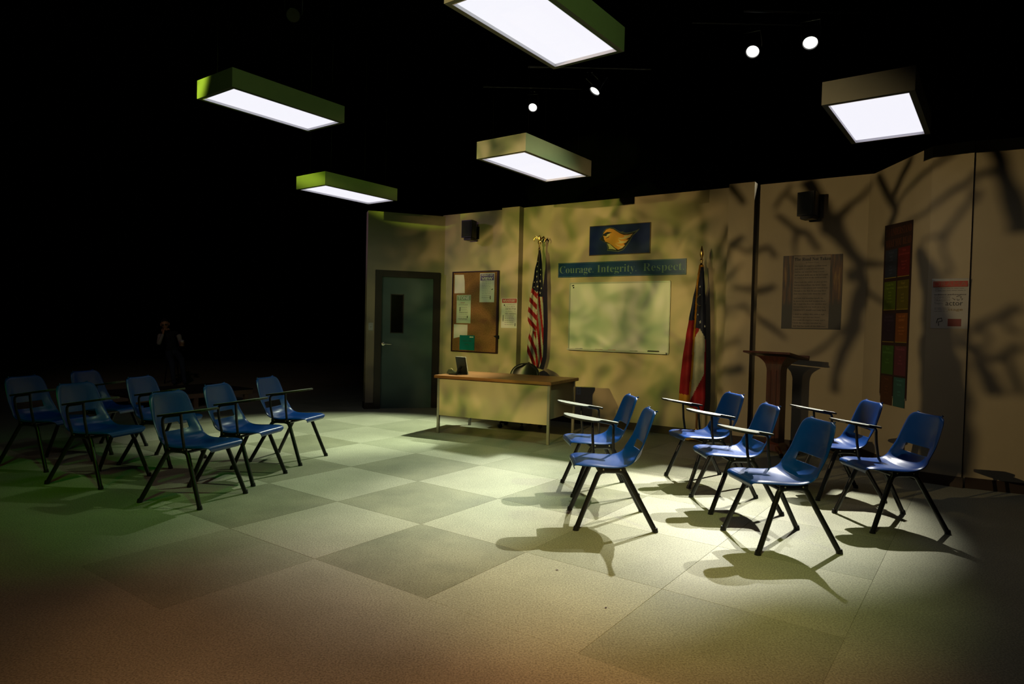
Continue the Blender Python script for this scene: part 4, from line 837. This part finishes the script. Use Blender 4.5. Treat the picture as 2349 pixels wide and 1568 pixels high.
def student_chair():
    e = empty('student_chair')
    s = shell(); s.parent = e
    # grip bumps either side of the slot
    mb = MB()
    for sy_ in (-1, 1):
        for c_ in range(3):
            for k in range(9):
                v = .545 + .012 * k; x, z, w_, cc, _ = interp(PROF, v); u = .70 + .07 * c_
                mb.lathe([(.0026, 0), (.0018, .002)], (x + abs(u) ** 2.6 * cc + .003, sy_ * u * w_, z), 6, (1, 0, 0))
    o = mb.build('grip_dots', BLUE, e); o['kind'] = 'stuff'
    ZT = .405
    for sy_ in (-1, 1):
        for sx_, tx in ((1, .115), (-1, -.055)):
            foot = (sx_ * .27, sy_ * .25, .012); top = (tx, sy_ * .205, ZT)
            mid = (.03, sy_ * .205, ZT)
            mb = MB(); mb.tube([foot] + arcpts(foot, top, mid, .035), .0178, 12, flat=.85); l = mb.build('leg', LEGM, e, smooth=True)
            mb = MB(); mb.lathe([(.021, 0), (.021, .006), (.017, .024), (.015, .03)], (sx_ * .273, sy_ * .251, 0), 12); mb.build('foot_glide', LEGM, l, smooth=True)
        mb = MB(); mb.tube([(.115 - .03, sy_ * .205, ZT), (-.055 + .03, sy_ * .205, ZT)], .0155, 10); mb.box((.03, sy_ * .218, .418), (.19, .004, .03)); mb.build('side_rail', LEGM, e, smooth=True)
        mb = MB()
        for x in (-.03, .09): mb.lathe([(.006, 0), (.006, .003), (.002, .005)], (x, sy_ * .222, .418), 8, (0, sy_, 0))
        mb.build('bolt', STEEL, e)
    for x in (-.055, .115):
        mb = MB(); mb.tube([(x, -.205, ZT - .004), (x, .205, ZT - .004)], .011, 8); mb.build('cross_bar', LEGM, e, smooth=True)
    mb = MB(); mb.box((.03, 0, .414), (.16, .30, .006)); mb.build('seat_plate', LEGM, e)
    # tablet arm on the sitter's right (-y)
    out = [(-.075, -.300), (-.085, -.292), (-.085, -.255), (-.075, -.246), (.02, -.240), (.045, -.228), (.062, -.205), (.075, -.165), (.095, -.125), (.13, -.095), (.19, -.078), (.25, -.080), (.30, -.098), (.33, -.13), (.345, -.175), (.345, -.23), (.335, -.272), (.315, -.295), (.28, -.306), (.10, -.306)]
    TM = Matrix.Translation((.12, 0, .70)) @ Matrix.Rotation(R(-9), 4, 'Y') @ Matrix.Translation((-.12, 0, -.70))
    mb = MB(); mb.prism(out, .694, .708, TM); tb = mb.build('tablet_arm', LAME, e)
    c0 = (.13, -.19); ins = [(c0[0] + (x - c0[0]) * .985, c0[1] + (y - c0[1]) * .965 if x > .06 else y * .992 + -.002) for x, y in out]
    mb = MB(); mb.prism(ins, .7082, .7092, TM); mb.build('tablet_surface', LAMI, tb)
    mb = MB(); mb.tube([(.105, -.222, .42), (.112, -.255, .55), (.115, -.272, .693)], .0105, 8); mb.build('tablet_support', LEGM, e, smooth=True)
    mb = MB(); mb.tube([(-.045, -.222, .42), (-.047, -.262, .55), (-.048, -.272, .62)] + arcpts((-.048, -.272, .62), (-.048, -.272, .664), (.06, -.272, .681), .03) + [(.10, -.272, .687)], .0105, 8); mb.build('tablet_support', LEGM, e, smooth=True)
    return e
CHAIRS = [
    (.744, 4.764, 179.8, 'blue tablet-arm chair at the front left of the right-hand group'), (.778, 5.677, -174.6, 'blue tablet-arm chair just behind the front left one of the right-hand group'),
    (1.816, 6.083, -170.4, 'blue tablet-arm chair farthest back, in front of the state flag'), (1.808, 5.247, -178.7, 'blue tablet-arm chair of the right-hand group in front of the lectern'),
    (1.812, 4.379, -173.4, 'blue tablet-arm chair nearest the camera in the right-hand group'), (2.864, 5.714, 177.6, 'blue tablet-arm chair at the rear of the right column, below the tall poster'),
    (2.827, 4.870, -177.5, 'blue tablet-arm chair at the far right, casting a shadow on the pillar'),
    (-2.225, 6.635, -12.5, 'bright blue tablet-arm chair at the right end of the left-hand group'), (-2.359, 5.805, -11.7, 'blue tablet-arm chair second from the right in the left-hand group'),
    (-2.445, 5.107, -16.1, 'dark blue tablet-arm chair nearest the camera in the left-hand group'), (-3.357, 6.374, -10.1, 'blue tablet-arm chair in the left group, rear of its middle column'),
    (-3.491, 5.602, -14.3, 'dark teal-blue tablet-arm chair in the left group with a green glint on its seat'), (-4.245, 6.916, -8.7, 'dark blue tablet-arm chair farthest back in the left group'),
    (-4.319, 6.127, -12.1, 'very dark blue tablet-arm chair at the left edge of the picture')]
pc = student_chair(); tree = {}
for c_ in COL.objects:
    if c_.parent: tree.setdefault(c_.parent.name, []).append(c_)
for i, (x, y, a, lb_) in enumerate(CHAIRS):
    o = pc if i == 0 else copy_tree(pc, None, tree)
    o.location = (x, y, .0005); o.rotation_euler = (0, 0, R(a)); tag(o, lb_, 'chair', 'tablet-arm chairs facing right' if i > 6 else 'tablet-arm chairs facing left')

# ------------------------------------------------------------------ low platform and the person in the dark
pf = empty('platform', loc=(-4.93, 10.30, 0), rz=R(56)); tag(pf, 'low wooden platform edge in the dark behind the left-hand chairs', 'platform')
PW = mat('dusty_wood', (.40, .28, .16), .8, var=.2, vscale=12)
mb = MB(); mb.box((0, 0, .182), (2.0, .05, .075), bev=.004); mb.build('front_rail', PW, pf)
mb = MB(); mb.box((0, .60, .228), (2.0, 1.25, .016)); mb.build('deck', mat('black_deck', (.012, .01, .01), .9), pf)
for x in (-.9, 0, .88):
    mb = MB(); mb.box((x, 0, .072), (.07, .05, .144)); mb.build('post', PW, pf)
for x in (-.9, .88):
    mb = MB(); mb.box((x, 1.18, .11), (.07, .05, .22)); mb.build('post', PW, pf)

def skinned(name, verts, edges, radii, M, parent, sub=2, root=0, loc=None):
    me = bpy.data.meshes.new(name); me.from_pydata([Vector(v) for v in verts], edges, []); o = bpy.data.objects.new(name, me); COL.objects.link(o)
    md = o.modifiers.new('skin', 'SKIN'); md.use_smooth_shade = True; md.branch_smoothing = .6
    sv = me.skin_vertices[0].data
    for i, r_ in enumerate(radii): sv[i].radius = r_ if isinstance(r_, tuple) else (r_, r_)
    sv[root].use_root = True
    md = o.modifiers.new('sub', 'SUBSURF'); md.levels = md.render_levels = sub
    baked(o); o.data.materials.clear(); o.data.materials.append(M); o.parent = parent
    for p in o.data.polygons: p.use_smooth = True
    return o
PX, PD, PR = -7.25, 14.0, R(27); pe = empty('person', loc=(PX, PD, 0), rz=PR); tag(pe, 'person in dark vest and jeans seated in the dark, holding a cup', 'person')
PM = Matrix.Translation((PX, PD, 0)) @ Matrix.Rotation(PR, 4, 'Z')
# local: faces -y (towards the camera), x to the right in the picture
SK = mat('skin', (.55, .27, .18), .55); JN = mat('dark_jeans', (.03, .045, .09), .85); VS = mat('dark_vest', (.008, .009, .014), .85); SL = mat('pale_shirt', (.42, .39, .42), .8); HR = mat('dark_hair', (.02, .012, .01), .6)
body = skinned('body', [(.04, .02, .66), (.02, .04, .80), (.0, .04, .94), (-.02, .02, 1.05), (-.05, .0, 1.115), (-.075, -.02, 1.165), (.13, -.02, .64), (.22, -.42, .50), (.27, -.46, .10), (.28, -.57, .045), (-.05, -.02, .64), (.03, -.43, .50), (.07, -.52, .10), (.08, -.63, .045), (.08, .0, 1.07), (.155, .0, 1.05), (-.12, .0, 1.06), (-.19, .0, 1.04)],
    [(0, 1), (1, 2), (2, 3), (3, 4), (4, 5), (0, 6), (6, 7), (7, 8), (8, 9), (0, 10), (10, 11), (11, 12), (12, 13), (3, 14), (14, 15), (3, 16), (16, 17)],
    [(.15, .11), (.135, .105), (.145, .11), (.13, .10), (.068, .065), (.052, .052), (.09, .085), (.062, .06), (.042, .045), (.035, .045), (.09, .085), (.062, .06), (.042, .045), (.035, .045), (.08, .075), (.055, .055), (.08, .075), (.055, .055)], VS, pe)
body.data.materials.append(JN); body.data.materials.append(SK)
for p in body.data.polygons: p.material_index = 1 if (p.center.z < .70 or p.center.y < -.16) else (2 if p.center.z > 1.135 else 0)
HC = Vector((-.105, -.045, 1.25)); HRot = Euler((R(14), R(-8), R(-6))).to_matrix()
def hp(x, y, z): return HC + HRot @ Vector((x, y, z))
head = MB(); bmesh.ops.create_icosphere(head.bm, subdivisions=3, radius=1)
for v in head.bm.verts:
    x, y, z = v.co; k = 1 - .18 * max(0, -z); yy = y * .092 * (1 - .1 * max(0, -z)) - (.006 if z < -.5 else 0)
    if y < -.8 and abs(x) < .22 and -.35 < z < .15: yy -= .014
    v.co = hp(x * .073 * k, yy, z * .110)
head = head.build('head', SK, pe, smooth=True)
for s_ in (-1, 1):
    mb = MB(); mb.lathe([(.004, 0), (.010, .003), (.011, .006), (.004, .009)], hp(s_ * .028, -.082, .012), 10, tuple(HRot @ Vector((0, -1, 0)))); mb.build('eye', mat('eye_dark', (.02, .015, .012), .3), head)
    mb = MB(); mb.tube([hp(s_ * .073, -.005, .03), hp(s_ * .083, .01, .015), hp(s_ * .078, .0, -.02), hp(s_ * .071, -.005, -.03)], [.008, .010, .009, .006], 7); mb.build('ear', SK, head, smooth=True)
mb = MB(); mb.tube([hp(-.024, -.086, -.06), hp(0, -.092, -.062), hp(.024, -.086, -.06)], .006, 6); mb.build('mouth', mat('lips', (.35, .10, .08), .5), head)
hb = MB(); bmesh.ops.create_icosphere(hb.bm, subdivisions=3, radius=1)
for v in hb.bm.verts: x, y, z = v.co; v.co = hp(x * .080, y * .096 + .014, z * .106 + .018) if (z > .45 or y > .15) else hp(x * .055, y * .065 + .02, z * .085 + .01)
hb.build('hair', HR, pe, smooth=True)
mb = MB(); mb.tube([hp(-.073, -.07, .016), hp(-.048, -.094, .014)], .003, 5); mb.tube([hp(.073, -.07, .016), hp(.048, -.094, .014)], .003, 5); mb.tube([hp(-.01, -.097, .014), hp(.01, -.097, .014)], .003, 5)
for s_ in (-1, 1): mb.tube([hp(s_ * .029 + .019 * math.cos(a), -.096, .012 + .016 * math.sin(a)) for a in [R(30 * k) for k in range(13)]], .0028, 5)
mb.build('glasses', DARKP, pe)
def arm(sh, el, wr, fing, thumb, palmdir):
    skinned('sleeve', [sh, tuple((Vector(sh) + Vector(el)) / 2), el, tuple((Vector(el) + Vector(wr)) / 2), wr], [(0, 1), (1, 2), (2, 3), (3, 4)], [.060, .048, .044, .036, .030], SL, pe)
    W = Vector(wr); pd = Vector(palmdir).normalized(); hv = [tuple(W - pd * .02), tuple(W + pd * .03), tuple(W + pd * .08)]
    hand = skinned('hand', hv, [(0, 1), (1, 2)], [(.022, .020), (.032, .017), (.034, .015)], SK, pe, 2)
    for f_ in fing:
        mb = MB(); mb.tube([Vector(q) for q in f_], [.009, .0085, .008, .006], 7); mb.build('finger', SK, hand, smooth=True)
    mb = MB(); mb.tube([Vector(q) for q in thumb], [.011, .010, .008], 7); mb.build('thumb', SK, hand, smooth=True)
# picture-left arm: elbow down, hand up at the mouth
arm((-.185, .0, 1.04), (-.215, -.17, .83), (-.135, -.20, 1.06), [[(-.125 + .018 * k, -.185, 1.135 - .004 * k), (-.112 + .018 * k, -.178, 1.165 - .006 * k), (-.098 + .017 * k, -.165, 1.182 - .010 * k), (-.085 + .014 * k, -.150, 1.186 - .014 * k)] for k in range(4)], [(-.155, -.18, 1.10), (-.158, -.17, 1.135), (-.145, -.155, 1.16)], (.10, .06, 1))
# picture-right arm: hanging down with the forearm forward, holding the cup
arm((.15, .0, 1.05), (.215, .0, .80), (.205, -.20, .84), [[(.175, -.285, .875 - .021 * k), (.195, -.335, .875 - .021 * k), (.235, -.345, .875 - .021 * k), (.262, -.318, .875 - .021 * k)] for k in range(4)], [(.215, -.24, .86), (.245, -.25, .88), (.262, -.28, .885)], (-.1, -1, .0))
cp = empty('paper_cup', mw=PM @ Matrix.Translation((.222, -.300, .80))); tag(cp, "pale paper cup in the hand of the person seated in the dark", 'cup')
mb = MB(); mb.lathe([(.026, 0), (.037, .105), (.038, .11)], n=18); mb.build('cup_body', WHITEP, cp, smooth=True); mb = MB(); mb.lathe([(.041, .11), (.042, .118), (.036, .13), (.034, .13)], n=18); mb.build('lid', mat('lilac_lid', (.5, .42, .62), .4), cp, smooth=True)
st = empty('stool', mw=PM @ Matrix.Translation((.04, .06, 0))); tag(st, 'dark stool under the person seated in the dark', 'stool')
mb = MB(); mb.lathe([(.15, .50), (.17, .51), (.17, .55), (.15, .56)], n=24); mb.build('seat', BLACK, st, smooth=True)
for k in range(4):
    a = R(45 + 90 * k); mb = MB(); mb.tube([(.12 * math.cos(a), .12 * math.sin(a), .50), (.20 * math.cos(a), .20 * math.sin(a), .0)], .013, 8); mb.build('leg', DARKP, st, smooth=True)
# small specks on the floor
for x, y, a in ((.289, 3.76, 20), (.50, 3.265, 70)):
    e = empty('tape_scrap', loc=(x, y, .0006), rz=R(a)); tag(e, 'tiny dark scrap of tape on the floor ' + ('in the foreground, farther scrap' if y > 3.5 else 'in the foreground, nearer scrap'), 'scrap')
    mb = MB(); mb.box((0, 0, .001), (.014, .009, .002)); mb.build('scrap', mat('scrap_brown', (.05, .015, .01), .6), e)
